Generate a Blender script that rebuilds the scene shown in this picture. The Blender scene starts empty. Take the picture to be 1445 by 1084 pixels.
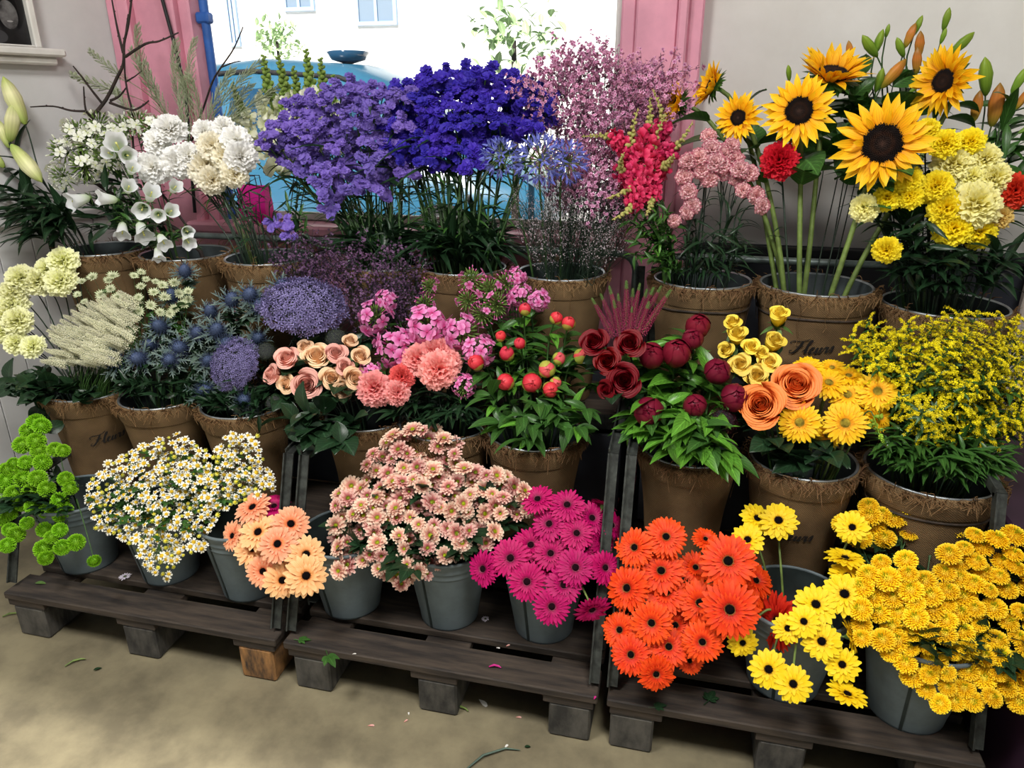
import bpy, math, random
import numpy as np
from mathutils import Vector, Matrix
PI = math.pi
rng = random.Random(11)
SC = bpy.context.scene
COL = SC.collection

# ------------------------------------------------------------------ colour and materials
def lin(c):
    return tuple(((v/255)/12.92 if v/255 <= .04045 else ((v/255+.055)/1.055)**2.4) for v in c[:3]) + (1.0,)

def new_mat(name):
    m = bpy.data.materials.new(name); m.use_nodes = True
    nt = m.node_tree; nt.nodes.clear()
    out = nt.nodes.new('ShaderNodeOutputMaterial')
    return m, nt, out

def N(nt, t, **kw):
    n = nt.nodes.new(t)
    for k, v in kw.items():
        if k.startswith('_'):
            setattr(n, k[1:], v)
        else:
            n.inputs[k.replace('__', ' ')].default_value = v
    return n

def ramp(nt, fac, stops):
    r = nt.nodes.new('ShaderNodeValToRGB')
    e = r.color_ramp.elements
    while len(e) < len(stops): e.new(.5)
    for i, (p, c) in enumerate(stops):
        e[i].position = p; e[i].color = lin(c)
    nt.links.new(fac, r.inputs['Fac'])
    return r.outputs['Color']

def petal_mat(name, stops, rough=.55, trans=.22, vary=.10, streak=.10, axis='X', spec=.25, hue=.004):
    """colour runs along the petal (UV x, base to tip), fine streaks across it, small change from flower to flower"""
    m, nt, out = new_mat(name); L = nt.links.new
    uv = nt.nodes.new('ShaderNodeUVMap'); sp = nt.nodes.new('ShaderNodeSeparateXYZ'); L(uv.outputs['UV'], sp.inputs[0])
    col = ramp(nt, sp.outputs[axis], stops)
    oi = nt.nodes.new('ShaderNodeObjectInfo')
    hs = nt.nodes.new('ShaderNodeHueSaturation')
    mv = N(nt, 'ShaderNodeMapRange', **{'To Min': 1-vary, 'To Max': 1+vary}); L(oi.outputs['Random'], mv.inputs['Value'])
    mh = N(nt, 'ShaderNodeMapRange', **{'To Min': .5-hue, 'To Max': .5+hue}); L(oi.outputs['Random'], mh.inputs['Value'])
    L(mv.outputs[0], hs.inputs['Value']); L(mh.outputs[0], hs.inputs['Hue']); L(col, hs.inputs['Color'])
    cc = hs.outputs['Color']
    if streak:
        w = N(nt, 'ShaderNodeMath', _operation='MULTIPLY'); w.inputs[1].default_value = 26; L(sp.outputs['Y'], w.inputs[0])
        s = N(nt, 'ShaderNodeMath', _operation='SINE'); L(w.outputs[0], s.inputs[0])
        mr = N(nt, 'ShaderNodeMapRange', **{'From Min': -1., 'From Max': 1., 'To Min': 1-streak, 'To Max': 1+streak*.4}); L(s.outputs[0], mr.inputs['Value'])
        mx = N(nt, 'ShaderNodeVectorMath', _operation='SCALE'); L(cc, mx.inputs[0]); L(mr.outputs[0], mx.inputs['Scale'])
        cc = mx.outputs[0]
    b = N(nt, 'ShaderNodeBsdfPrincipled', Roughness=rough, **{'Specular IOR Level': spec}); L(cc, b.inputs['Base Color'])
    if trans:
        t = nt.nodes.new('ShaderNodeBsdfTranslucent'); L(cc, t.inputs['Color'])
        mxs = N(nt, 'ShaderNodeMixShader', Fac=trans); L(b.outputs[0], mxs.inputs[1]); L(t.outputs[0], mxs.inputs[2]); L(mxs.outputs[0], out.inputs[0])
    else:
        L(b.outputs[0], out.inputs[0])
    return m

def leaf_mat(name, c, mid=None, rough=.38, trans=.15):
    m, nt, out = new_mat(name); L = nt.links.new
    uv = nt.nodes.new('ShaderNodeUVMap'); sp = nt.nodes.new('ShaderNodeSeparateXYZ'); L(uv.outputs['UV'], sp.inputs[0])
    mid = mid or tuple(min(255, int(v*1.35+14)) for v in c)
    a = N(nt, 'ShaderNodeMath', _operation='SUBTRACT'); a.inputs[1].default_value = .5; L(sp.outputs['Y'], a.inputs[0])
    ab = N(nt, 'ShaderNodeMath', _operation='ABSOLUTE'); L(a.outputs[0], ab.inputs[0])
    # side veins: saw of (x*9 - |y|*6)
    v1 = N(nt, 'ShaderNodeMath', _operation='MULTIPLY_ADD'); L(ab.outputs[0], v1.inputs[0]); v1.inputs[1].default_value = -5
    x9 = N(nt, 'ShaderNodeMath', _operation='MULTIPLY'); L(sp.outputs['X'], x9.inputs[0]); x9.inputs[1].default_value = 8; L(x9.outputs[0], v1.inputs[2])
    fr = N(nt, 'ShaderNodeMath', _operation='PINGPONG'); L(v1.outputs[0], fr.inputs[0]); fr.inputs[1].default_value = .5
    vv = ramp(nt, fr.outputs[0], [(0, mid), (.09, c), (1, c)])
    mm = N(nt, 'ShaderNodeMapRange', **{'From Min': .0, 'From Max': .05, 'To Min': 1., 'To Max': 0.}); L(ab.outputs[0], mm.inputs['Value'])
    mx = N(nt, 'ShaderNodeMix', _data_type='RGBA'); L(mm.outputs[0], mx.inputs['Factor']); L(vv, mx.inputs['A']); mx.inputs['B'].default_value = lin(mid)
    tc = nt.nodes.new('ShaderNodeTexCoord')
    nz = N(nt, 'ShaderNodeTexNoise', Scale=14., Detail=1.); L(tc.outputs['Object'], nz.inputs['Vector'])
    mr = N(nt, 'ShaderNodeMapRange', **{'To Min': .6, 'To Max': 1.4}); L(nz.outputs['Fac'], mr.inputs['Value'])
    sc = N(nt, 'ShaderNodeVectorMath', _operation='SCALE'); L(mx.outputs['Result'], sc.inputs[0]); L(mr.outputs[0], sc.inputs['Scale'])
    b = N(nt, 'ShaderNodeBsdfPrincipled', Roughness=rough, **{'Specular IOR Level': .4}); L(sc.outputs[0], b.inputs['Base Color'])
    t = nt.nodes.new('ShaderNodeBsdfTranslucent'); L(sc.outputs[0], t.inputs['Color'])
    mxs = N(nt, 'ShaderNodeMixShader', Fac=trans); L(b.outputs[0], mxs.inputs[1]); L(t.outputs[0], mxs.inputs[2]); L(mxs.outputs[0], out.inputs[0])
    return m

def flat_mat(name, c, rough=.6, metal=0., noise=0., scale=20., c2=None, bump=0., spec=.4, stretch=(1, 1, 1), coord='Object'):
    m, nt, out = new_mat(name); L = nt.links.new
    b = N(nt, 'ShaderNodeBsdfPrincipled', Roughness=rough, Metallic=metal, **{'Specular IOR Level': spec}); L(b.outputs[0], out.inputs[0])
    b.inputs['Base Color'].default_value = lin(c)
    if noise or c2 or bump:
        tc = nt.nodes.new('ShaderNodeTexCoord'); mp = nt.nodes.new('ShaderNodeMapping'); mp.inputs['Scale'].default_value = stretch
        L(tc.outputs[coord], mp.inputs[0])
        nz = N(nt, 'ShaderNodeTexNoise', Scale=scale, Detail=6., Roughness=.62); L(mp.outputs[0], nz.inputs['Vector'])
        c2 = c2 or tuple(int(v*(1-noise)) for v in c)
        L(ramp(nt, nz.outputs['Fac'], [(.36, c2), (.64, c)]), b.inputs['Base Color'])
        if bump:
            bp = N(nt, 'ShaderNodeBump', Strength=bump, Distance=.004); L(nz.outputs['Fac'], bp.inputs['Height']); L(bp.outputs[0], b.inputs['Normal'])
    return m

# ------------------------------------------------------------------ mesh building
class MB:
    def __init__(s): s.V = []; s.U = []; s.F = []; s.M = []; s.n = 0
    def raw(s, V, F, U=None, mat=0):
        V = np.asarray(V, float).reshape(-1, 3); F = np.asarray(F, int)
        s.V.append(V); s.U.append(np.zeros((len(V), 2)) if U is None else np.asarray(U, float).reshape(-1, 2))
        s.F.append(F + s.n); s.M.append(np.full(len(F), mat)); s.n += len(V)
    def grid(s, P, U=None, mat=0, wrap=False):
        n, m = P.shape[:2]
        i = np.arange(n-1)[:, None]*m; j = np.arange(m if wrap else m-1)[None, :]; k = (j+1) % m
        F = np.stack([i+j, i+k, i+m+k, i+m+j], -1).reshape(-1, 4)
        if U is None:
            U = np.stack(np.meshgrid(np.linspace(0, 1, n), np.linspace(0, 1, m), indexing='ij'), -1)
        s.raw(P, F, U, mat)
    def tube(s, pts, r, seg=5, mat=0, cap=True):
        p = np.asarray(pts, float); n = len(p)
        r = np.full(n, r) if np.isscalar(r) else np.asarray(r, float)
        t = np.gradient(p, axis=0); t /= np.linalg.norm(t, axis=1)[:, None]+1e-12
        a = np.array([0., 0, 1]) if abs(t[0][2]) < .9 else np.array([1., 0, 0])
        u = np.cross(t[0], a); u /= np.linalg.norm(u)
        rings = []; th = np.arange(seg)*2*PI/seg
        for q in range(n):
            u = u-t[q]*np.dot(u, t[q]); u /= np.linalg.norm(u)+1e-12
            w = np.cross(t[q], u)
            rings.append(p[q]+r[q]*(np.cos(th)[:, None]*u+np.sin(th)[:, None]*w))
        s.grid(np.array(rings), None, mat, wrap=True)
        if cap:
            for q in (0, n-1):
                b = len(s.V)
                s.raw(np.vstack([rings[q], p[q]]), [[z, (z+1) % seg, seg, seg] for z in range(seg)], None, mat)
    def lathe(s, prof, seg=24, mat=0, a0=0., a1=2*PI, uvm=False):
        prof = np.asarray(prof, float); full = abs(a1-a0-2*PI) < 1e-6
        th = np.linspace(a0, a1, seg+1)[:-1] if full else np.linspace(a0, a1, seg+1)
        P = np.stack([prof[:, None, 0]*np.cos(th), prof[:, None, 0]*np.sin(th), np.repeat(prof[:, 1:2], len(th), 1)], -1)
        U = None
        if uvm:
            U = np.stack([np.repeat(th[None]*.12, len(prof), 0), np.repeat(prof[:, 1:2], len(th), 1)], -1)
        s.grid(P, U, mat, wrap=full)
    def box(s, lo, hi, mat=0, bev=0.):
        lo = np.array(lo, float); hi = np.array(hi, float)
        if bev > 0:
            b = min(bev, .45*float((hi-lo).min()))
            V = []; idx = {}
            for x in (0, 1):
                for y in (0, 1):
                    for z in (0, 1):
                        c = np.array([x, y, z]); base = np.where(c, hi, lo); sg = np.where(c, -1, 1)
                        for ax in range(3):
                            q = base+sg*b; q[ax] = base[ax]; idx[(x, y, z, ax)] = len(V); V.append(q)
            F = []
            for ax in range(3):
                o = [a for a in range(3) if a != ax]
                for v in (0, 1):
                    f = []
                    for (p, q) in ((0, 0), (1, 0), (1, 1), (0, 1)):
                        k = [0, 0, 0]; k[ax] = v; k[o[0]] = p; k[o[1]] = q; f.append(idx[(*k, ax)])
                    F.append(f if (v == 1) == (ax != 1) else f[::-1])
            for ax in range(3):
                o = [a for a in range(3) if a != ax]
                for p in (0, 1):
                    for q in (0, 1):
                        k0 = [0, 0, 0]; k1 = [0, 0, 0]; k0[o[0]] = k1[o[0]] = p; k0[o[1]] = k1[o[1]] = q; k0[ax] = 0; k1[ax] = 1
                        F.append([idx[(*k0, o[0])], idx[(*k1, o[0])], idx[(*k1, o[1])], idx[(*k0, o[1])]])
            for x in (0, 1):
                for y in (0, 1):
                    for z in (0, 1):
                        a, bb, c = (idx[(x, y, z, q)] for q in range(3)); F.append([a, bb, c, c])
            s.raw(V, F, None, mat)
        else:
            V = [[(lo, hi)[x][0], (lo, hi)[y][1], (lo, hi)[z][2]] for x in (0, 1) for y in (0, 1) for z in (0, 1)]
            s.raw(V, [[0, 1, 3, 2], [4, 6, 7, 5], [0, 4, 5, 1], [2, 3, 7, 6], [0, 2, 6, 4], [1, 5, 7, 3]], None, mat)
    def arrays(s):
        return np.vstack(s.V), np.vstack(s.F), np.vstack(s.U), np.concatenate(s.M)
    def add(s, arr, M3, loc, mat=None):
        V, F, U, M = arr
        s.V.append(V @ np.asarray(M3).T + np.asarray(loc)); s.U.append(U); s.F.append(F+s.n)
        s.M.append(M if mat is None else np.full(len(F), mat)); s.n += len(V)
    def mesh(s, name, mats, smooth=True):
        V, F, U, M = s.arrays()
        tri = F[:, 2] == F[:, 3]
        tot = np.where(tri, 3, 4)
        keep = np.ones_like(F, bool); keep[tri, 3] = False
        li = F[keep]
        me = bpy.data.meshes.new(name)
        me.vertices.add(len(V)); me.vertices.foreach_set('co', V.ravel())
        me.loops.add(len(li)); me.loops.foreach_set('vertex_index', li.astype(np.int32))
        me.polygons.add(len(F)); st = np.concatenate([[0], np.cumsum(tot)[:-1]]).astype(np.int32)
        me.polygons.foreach_set('loop_start', st)
        me.polygons.foreach_set('material_index', M.astype(np.int32))
        me.polygons.foreach_set('use_smooth', np.full(len(F), smooth))
        uv = me.uv_layers.new(name='UVMap'); uv.data.foreach_set('uv', U[li].ravel())
        for x in (mats if isinstance(mats, (list, tuple)) else [mats]): me.materials.append(x)
        me.update(calc_edges=True); me.validate()
        return me
    def obj(s, name, mats, parent=None, smooth=True, loc=None):
        return link(name, s.mesh(name, mats, smooth), parent, loc)

def link(name, me, parent=None, loc=None, M=None):
    o = bpy.data.objects.new(name, me); COL.objects.link(o)
    if parent: o.parent = parent
    if M is not None: o.matrix_local = M
    elif loc is not None: o.location = loc
    return o

def thing(name, label, cat, loc=(0, 0, 0), group=None, rz=0.):
    o = bpy.data.objects.new(name, None); COL.objects.link(o); o.location = loc; o.rotation_euler = (0, 0, rz)
    o.empty_display_size = .02
    return tag(o, label, cat, group)

def tag(o, label, cat, group=None):
    o['label'] = label; o['category'] = cat
    if group: o['group'] = group
    return o

def struct(o, label=None, cat=None):
    o['kind'] = 'structure'
    if label: o['label'] = label
    if cat: o['category'] = cat
    return o

# ------------------------------------------------------------------ camera
W_, H_, FPX = 1445, 1084, 1020.0
YAW, PITCH, CH = math.radians(13.4), math.radians(21), 1.42
CO = np.array([0, 0, CH])
CF = np.array([-math.sin(YAW)*math.cos(PITCH), math.cos(YAW)*math.cos(PITCH), -math.sin(PITCH)])
CR = np.array([math.cos(YAW), math.sin(YAW), 0.])
CU = np.cross(CR, CF)
cam = bpy.data.objects.new('camera', bpy.data.cameras.new('camera')); COL.objects.link(cam)
cam.matrix_world = Matrix(((CR[0], CU[0], -CF[0], 0), (CR[1], CU[1], -CF[1], 0), (CR[2], CU[2], -CF[2], CH), (0, 0, 0, 1)))
cam.data.sensor_width = 36; cam.data.sensor_fit = 'HORIZONTAL'; cam.data.lens = FPX/W_*36
cam.data.clip_start = .05; cam.data.clip_end = 200
SC.camera = cam

def ray(px, py): return CF+CR*(px-W_/2)/FPX-CU*(py-H_/2)/FPX
def at(px, py, Y=None, Z=None, X=None):
    d = ray(px, py)
    k = (Y-CO[1])/d[1] if Y is not None else (Z-CO[2])/d[2] if Z is not None else (X-CO[0])/d[0]
    return CO+d*k
def proj(P):
    d = np.asarray(P)-CO; z = d @ CF
    return W_/2+FPX*(d @ CR)/z, H_/2-FPX*(d @ CU)/z
def depth(P): return float((np.asarray(P)-CO) @ CF)

# ------------------------------------------------------------------ materials of the place
M = {}
M['stem'] = flat_mat('stem_green', (58, 92, 40), .5, noise=.3, scale=30)
M['stem_d'] = flat_mat('stem_dark', (30, 52, 34), .5, noise=.3, scale=30)
M['stem_l'] = flat_mat('stem_light', (112, 134, 66), .5, noise=.25, scale=40)
M['twig'] = flat_mat('twig_bark', (48, 36, 32), .8, noise=.4, scale=60)
M['gap_shade'] = flat_mat('floret_gap_shade', (34, 38, 40), .8, noise=.4, scale=30)  # near-black core dome: shade between the florets painted as colour
M['leaf'] = leaf_mat('leaf_green', (50, 86, 34))
M['leaf_d'] = leaf_mat('leaf_dark', (27, 50, 29), rough=.35)
M['leaf_b'] = leaf_mat('leaf_bright', (78, 128, 40), rough=.33)
M['leaf_glare'] = leaf_mat('leaf_glare_pale', (150, 176, 128), rough=.6)  # leaf colour lightened to carry the overexposed street glare
M['leaf_g'] = leaf_mat('leaf_grey', (78, 96, 84), rough=.6)
M['calyx'] = flat_mat('calyx_green', (94, 128, 60), .5, noise=.25, scale=60)
M['galv'] = flat_mat('galvanised_grey', (104, 116, 120), .55, metal=.25, noise=.16, scale=9, spec=.35)
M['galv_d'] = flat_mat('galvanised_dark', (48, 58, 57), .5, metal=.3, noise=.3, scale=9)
M['tin'] = flat_mat('bright_tin', (176, 182, 186), .35, metal=.8, noise=.2, scale=14)
M['ink'] = flat_mat('black_ink', (28, 24, 20), .8)
M['tin_shade'] = flat_mat('shaded_tin_inside', (64, 72, 74), .7, metal=.2, noise=.3, scale=14)  # darker copy of the tin: shade inside the can put into the colour
M['slate'] = flat_mat('dark_slate_paint', (52, 55, 64), .7, noise=.25, scale=7.)
M['steel'] = flat_mat('angle_iron', (66, 70, 66), .6, metal=.35, noise=.45, scale=40, bump=.2)
M['pipe'] = flat_mat('grey_tube', (112, 124, 120), .45, metal=.4, noise=.25, scale=22)
M['rope'] = flat_mat('wire_band', (66, 54, 44), .8, noise=.4, scale=50)

def burlap_mat():
    m, nt, out = new_mat('burlap'); L = nt.links.new
    uv = nt.nodes.new('ShaderNodeUVMap'); sp = nt.nodes.new('ShaderNodeSeparateXYZ'); L(uv.outputs['UV'], sp.inputs[0])
    vals = []
    for ax in ('X', 'Y'):
        q = N(nt, 'ShaderNodeMath', _operation='MULTIPLY'); q.inputs[1].default_value = 2*PI/.0052; L(sp.outputs[ax], q.inputs[0])
        s = N(nt, 'ShaderNodeMath', _operation='SINE'); L(q.outputs[0], s.inputs[0]); vals.append(s)
    pr = N(nt, 'ShaderNodeMath', _operation='MULTIPLY'); L(vals[0].outputs[0], pr.inputs[0]); L(vals[1].outputs[0], pr.inputs[1])
    tc = nt.nodes.new('ShaderNodeTexCoord')
    nz = N(nt, 'ShaderNodeTexNoise', Scale=9., Detail=5.); L(tc.outputs['Object'], nz.inputs['Vector'])
    col = ramp(nt, nz.outputs['Fac'], [(.3, (88, 70, 49)), (.7, (126, 102, 72))])
    mr = N(nt, 'ShaderNodeMapRange', **{'From Min': -1., 'From Max': 1., 'To Min': .62, 'To Max': 1.3}); L(pr.outputs[0], mr.inputs['Value'])
    sc = N(nt, 'ShaderNodeVectorMath', _operation='SCALE'); L(col, sc.inputs[0]); L(mr.outputs[0], sc.inputs['Scale'])
    b = N(nt, 'ShaderNodeBsdfPrincipled', Roughness=.9, **{'Specular IOR Level': .1}); L(sc.outputs[0], b.inputs['Base Color'])
    bp = N(nt, 'ShaderNodeBump', Strength=.5, Distance=.001); L(pr.outputs[0], bp.inputs['Height']); L(bp.outputs[0], b.inputs['Normal'])
    L(b.outputs[0], out.inputs[0])
    return m
M['burlap'] = burlap_mat()
M['fringe'] = petal_mat('burlap_thread', [(0, (84, 58, 34)), (.5, (108, 80, 52)), (1, (150, 118, 82))], rough=.9, trans=.1, streak=0)
def wood_mat(name, a, b, sx):
    return flat_mat(name, a, .75, c2=b, scale=6., bump=.35, stretch=sx)
M['board'] = wood_mat('old_board', (68, 58, 49), (34, 29, 26), (1, 9, 9))
M['block'] = wood_mat('old_block', (82, 79, 73), (42, 41, 39), (4, 9, 2))
M['block_raw'] = wood_mat('split_wood', (158, 114, 68), (56, 46, 38), (7, 4, 2))

# ------------------------------------------------------------------ petals
PROF = dict(strap=([0, .3, .75, .92, 1], [.35, .85, 1, .8, .25]), point=([0, .35, .65, 1], [.5, 1, .8, .03]),
            fan=([0, .45, .8, 1], [.1, .45, .95, 1.]), ovate=([0, .12, .35, .65, .88, 1], [.06, .5, 1, .78, .3, .02]),
            lance=([0, .25, .55, 1], [.12, .95, .85, .02]), round=([0, .25, .6, .85, 1], [.15, .45, 1, .9, .45]),
            blunt=([0, .3, .8, 1], [.5, .95, 1, .7]))
def petal(L, W, ns=5, nc=2, a0=0., a1=0., cup=0., prof='strap', ruf=0., ph=0., zig=0., k=5.):
    t = np.linspace(0, 1, ns+1); s = np.linspace(-1, 1, nc+1)
    w = np.interp(t, *PROF[prof])*W/2
    a = a0+a1*t
    x = np.concatenate([[0], np.cumsum(np.cos((a[1:]+a[:-1])/2)*L/ns)]); z = np.concatenate([[0], np.cumsum(np.sin((a[1:]+a[:-1])/2)*L/ns)])
    nx, nz = -np.sin(a), np.cos(a)
    off = cup*np.abs(s[None])**1.5*w[:, None] + ruf*L*np.sin(ph+s[None]*k)*(t[:, None]**1.6)
    ext = zig*L*np.where(np.arange(nc+1) % 2, 1., -1.)[None]*(t[:, None]**5)
    P = np.zeros((ns+1, nc+1, 3))
    P[..., 0] = x[:, None]+nx[:, None]*off+np.cos(a)[:, None]*ext
    P[..., 1] = s[None]*w[:, None]
    P[..., 2] = z[:, None]+nz[:, None]*off+np.sin(a)[:, None]*ext
    U = np.stack([np.repeat(t[:, None], nc+1, 1), np.repeat((s[None]+1)/2, ns+1, 0)], -1)
    return P, U
def rotz(P, a):
    c, s = math.cos(a), math.sin(a); Q = P.copy()
    Q[..., 0] = c*P[..., 0]-s*P[..., 1]; Q[..., 1] = s*P[..., 0]+c*P[..., 1]
    return Q
def ring(mb, n, r0, z0, L, W, a0, a1, r, jl=.08, ja=.12, jz=.12, mat=0, off=0., twist=0., **kw):
    for i in range(n):
        P, U = petal(L*(1+r.uniform(-jl, jl)), W*(1+r.uniform(-.1, .1)), a0=a0+r.uniform(-jz, jz), a1=a1+r.uniform(-jz, jz), ph=r.uniform(0, 6), **kw)
        if twist:
            q = r.uniform(-twist, twist); c, s = math.cos(q), math.sin(q)
            y, z = P[..., 1].copy(), P[..., 2].copy(); P[..., 1] = c*y-s*z*0-s*0; P[..., 2] = z+s*y
        P = P+np.array([r0, 0, z0])
        mb.grid(rotz(P, off+2*PI*(i+r.uniform(-ja, ja))/n), U, mat)
def dome(mb, R, h, z0=0., seg=10, n=4, mat=0, full=False):
    a = np.linspace(0, PI/2, n+1)
    pr = [(R*math.cos(q), z0+h*math.sin(q)) for q in a]
    if full: pr = [(R*math.sin(q), z0-h*math.cos(q)) for q in np.linspace(.02, PI/2, n)] + pr[1:]
    mb.lathe([(max(p, 1e-4), z) for p, z in pr], seg, mat)

T = {}     # flower templates: parts (name, mesh), neck = where the stem ends behind the head, in head sizes
def tmpl(key, parts, neck=.1): T[key] = dict(parts=parts, neck=neck)

G3 = lambda *c: [(i/(len(c)-1), x) for i, x in enumerate(c)]
# --- gerberas
def gerbera(key, stops, inner, eye, dark_ring, seeds=(1, 2, 3), eye_r=.085, n=25, pw=.1):
    pm = petal_mat(key+'_petal', stops, streak=.16, vary=.05, hue=.002); im = petal_mat(key+'_floret', inner, streak=0); em = flat_mat(key+'_eye', eye, .9, noise=.5, scale=4, spec=.08); rm = petal_mat(key+'_ring', dark_ring, streak=0)
    for sd in seeds:
        r = random.Random(sd); mb = MB(); cupv = (.02, .16, .30)[sd-1]
        ring(mb, n, .10, -.01, .40, pw, cupv, -.25-cupv, r, cup=.18, prof='strap', ns=5, nc=2, twist=.2)
        ring(mb, n-2, .09, .012, .355, pw*.93, cupv+.12, -.3-cupv, r, cup=.18, prof='strap', ns=5, nc=2, off=.13, twist=.2)
        ring(mb, n-4, .08, .03, .20, pw*.6, cupv+.3, -.4, r, cup=.18, prof='strap', ns=3, nc=2, off=.05)
        ct = MB()
        ring(ct, 34, eye_r, .03, .085, .022, .75, -.7, r, prof='point', ns=2, nc=1, mat=0, jl=.25)
        ring(ct, 26, eye_r*.8, .03, .05, .022, 1.0, -.4, r, prof='point', ns=2, nc=1, mat=1, jl=.25)
        dome(ct, eye_r*.95, .04, .03, 14, 4, mat=2)
        cx = MB(); cx.lathe([(.02, -.16), (.06, -.13), (.09, -.07), (.11, -.015), (.05, 0)], 10)
        tmpl(f'{key}{sd}', [('petals', mb.mesh('petals', pm)), ('flower_center', ct.mesh('flower_center', [im, rm, em])), ('calyx', cx.mesh('calyx', M['calyx']))], .14)
BLK = (12, 6, 8)
gerbera('g_orange', G3((196, 26, 6), (232, 58, 10), (246, 84, 18)), G3((196, 26, 6), (226, 70, 30)), BLK, G3((70, 10, 6), (190, 130, 70)), n=27)
gerbera('g_red', G3((150, 10, 12), (196, 30, 18), (214, 52, 30)), G3((130, 12, 10), (180, 40, 30)), BLK, G3((90, 14, 10), (130, 50, 30)))
gerbera('g_yellow', G3((236, 190, 10), (250, 214, 20), (252, 222, 40)), G3((240, 190, 20), (250, 214, 60)), BLK, G3((60, 34, 8), (150, 100, 20)), eye_r=.105, n=17, pw=.15)
gerbera('g_mag', G3((120, 0, 60), (178, 2, 92), (200, 16, 108)), G3((130, 0, 60), (196, 20, 100)), (34, 6, 18), G3((60, 0, 24), (190, 90, 120)), eye_r=.095, n=26, pw=.095)
gerbera('g_peach', G3((236, 150, 80), (250, 186, 124), (252, 206, 150)), G3((240, 160, 80), (250, 196, 120)), BLK, G3((110, 50, 24), (200, 130, 60)), eye_r=.10, n=19, pw=.135)
gerbera('g_peachp', G3((238, 120, 80), (248, 156, 112), (250, 190, 150)), G3((236, 120, 70), (250, 176, 110)), BLK, G3((110, 44, 24), (200, 110, 60)), eye_r=.10, n=21, pw=.125)
gerbera('g_gold', G3((238, 150, 12), (250, 188, 16), (252, 212, 34)), G3((232, 150, 10), (246, 186, 40)), (172, 150, 50), G3((190, 140, 30), (220, 180, 60)), eye_r=.11)

# --- carnations
def carnation(key, stops, seeds=(1, 2), n=46, calyx=True, dens=1., vary=.06):
    pm = petal_mat(key+'_petal', stops, streak=.05, trans=.3, vary=vary)
    for sd in seeds:
        r = random.Random(sd*7+n); mb = MB()
        for i in range(n):
            f = (i+.5)/n
            el = PI/2-.05-f**.8*1.75
            L = .5*(.86+.14*f)*(1+r.uniform(-.1, .06))
            P, U = petal(L, .46+.14*f, ns=5, nc=12, a0=el+.2, a1=-.5, cup=.12, prof='fan', ruf=.085, ph=r.uniform(0, 6), zig=.028, k=r.uniform(6.5, 10.5))
            P = P+np.array([.02, 0, -.22+.02*(1-f)])
            mb.grid(rotz(P, i*2.39996+r.uniform(-.3, .3)), U)
        cx = MB(); cx.lathe([(.03, -.72), (.075, -.68), (.10, -.5), (.105, -.3), (.16, -.16)], 9)
        tmpl(f'{key}{sd}', [('petals', mb.mesh('petals', pm)), ('calyx', cx.mesh('calyx', M['calyx']))], .7)
carnation('c_white', G3((238, 232, 204), (248, 246, 238), (252, 252, 251)), n=36)
carnation('c_ivory', G3((240, 222, 160), (247, 236, 200), (250, 246, 230)), n=38)
carnation('c_cream', G3((232, 230, 140), (242, 243, 172), (250, 250, 208)))
carnation('c_salmon', G3((226, 92, 92), (243, 132, 132), (250, 178, 172)))
carnation('c_coral', G3((200, 50, 56), (226, 84, 84), (236, 110, 104)), seeds=(1,))
carnation('c_yellow', G3((234, 192, 8), (250, 222, 16), (253, 236, 50)))
carnation('c_pale', G3((238, 220, 90), (248, 238, 130), (252, 248, 184)))
carnation('c_tan', G3((190, 140, 60), (216, 176, 90), (230, 200, 120)), seeds=(1,))
carnation('c_red', G3((140, 8, 20), (190, 14, 30), (214, 30, 44)), seeds=(1,))
carnation('c_redo', G3((150, 20, 10), (200, 46, 26), (220, 66, 40)), seeds=(1,))
carnation('c_spray', [(0, (232, 160, 168)), (.6, (247, 208, 208)), (.84, (248, 214, 214)), (1, (170, 44, 86))], n=30)

# --- roses
def rose(key, stops, seeds=(1, 2), openness=.85, n=27):
    pm = petal_mat(key+'_petal', stops, streak=.03, trans=.2, rough=.5)
    for sd in seeds:
        r = random.Random(sd*13); mb = MB(); ns, nc = 8, 8
        for i in range(n):
            f = i/(n-1); az = i*2.2+r.uniform(-.2, .2)
            Rr = (.025+.40*f)*openness; span = 1.6-.75*f
            top = .36-.27*f*openness; bot = -.38
            t = np.linspace(0, 1, ns+1)[:, None]; s = np.linspace(-1, 1, nc+1)[None]
            edge = 1-.16*np.abs(s)**2.5
            tt = t*edge
            z = bot+(top-bot)*tt
            bulge = np.sin(np.clip(tt*1.9, 0, PI/2))
            flare = (.085*f**1.5*openness+.016)*np.clip((tt-.8)/.2, 0, 1)**2 - (.45*Rr*(1-f)**2)*np.clip((tt-.5)/.5, 0, 1)**2
            rho = Rr*(.3+.7*bulge)+flare*(1+.35*np.abs(s))
            z = z-(.09*min(1, f*2.)*np.clip((tt-.82)/.18, 0, 1)**2)*(1+.5*np.abs(s)**2)
            th = az+s*span*(.55+.45*bulge)+0*t
            rho = rho*(1+.04*(s**2))+.010*np.sin(3*s+i)*t
            P = np.stack([rho*np.cos(th), rho*np.sin(th), z+0*s], -1)
            U = np.stack([tt+0*s, (s+1)/2+0*t], -1)
            mb.grid(P, U)
        cx = MB(); cx.lathe([(.03, -.52), (.08, -.47), (.09, -.4), (.16, -.33), (.2, -.25)], 9)
        ring(cx, 5, .1, -.36, .42, .14, -.35, -.5, r, prof='lance', ns=4, nc=2)
        tmpl(f'{key}{sd}', [('petals', mb.mesh('petals', pm)), ('sepals', cx.mesh('sepals', M['calyx']))], .5)
rose('r_pink', G3((226, 150, 120), (236, 160, 142), (244, 186, 170)))
rose('r_peach', G3((226, 170, 110), (238, 190, 138), (244, 208, 170)))
rose('r_red', G3((30, 0, 3), (80, 0, 8), (116, 2, 13)), openness=.95, n=32)
rose('r_yellow', G3((232, 184, 20), (248, 212, 36), (252, 228, 92)), openness=.58)
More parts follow.
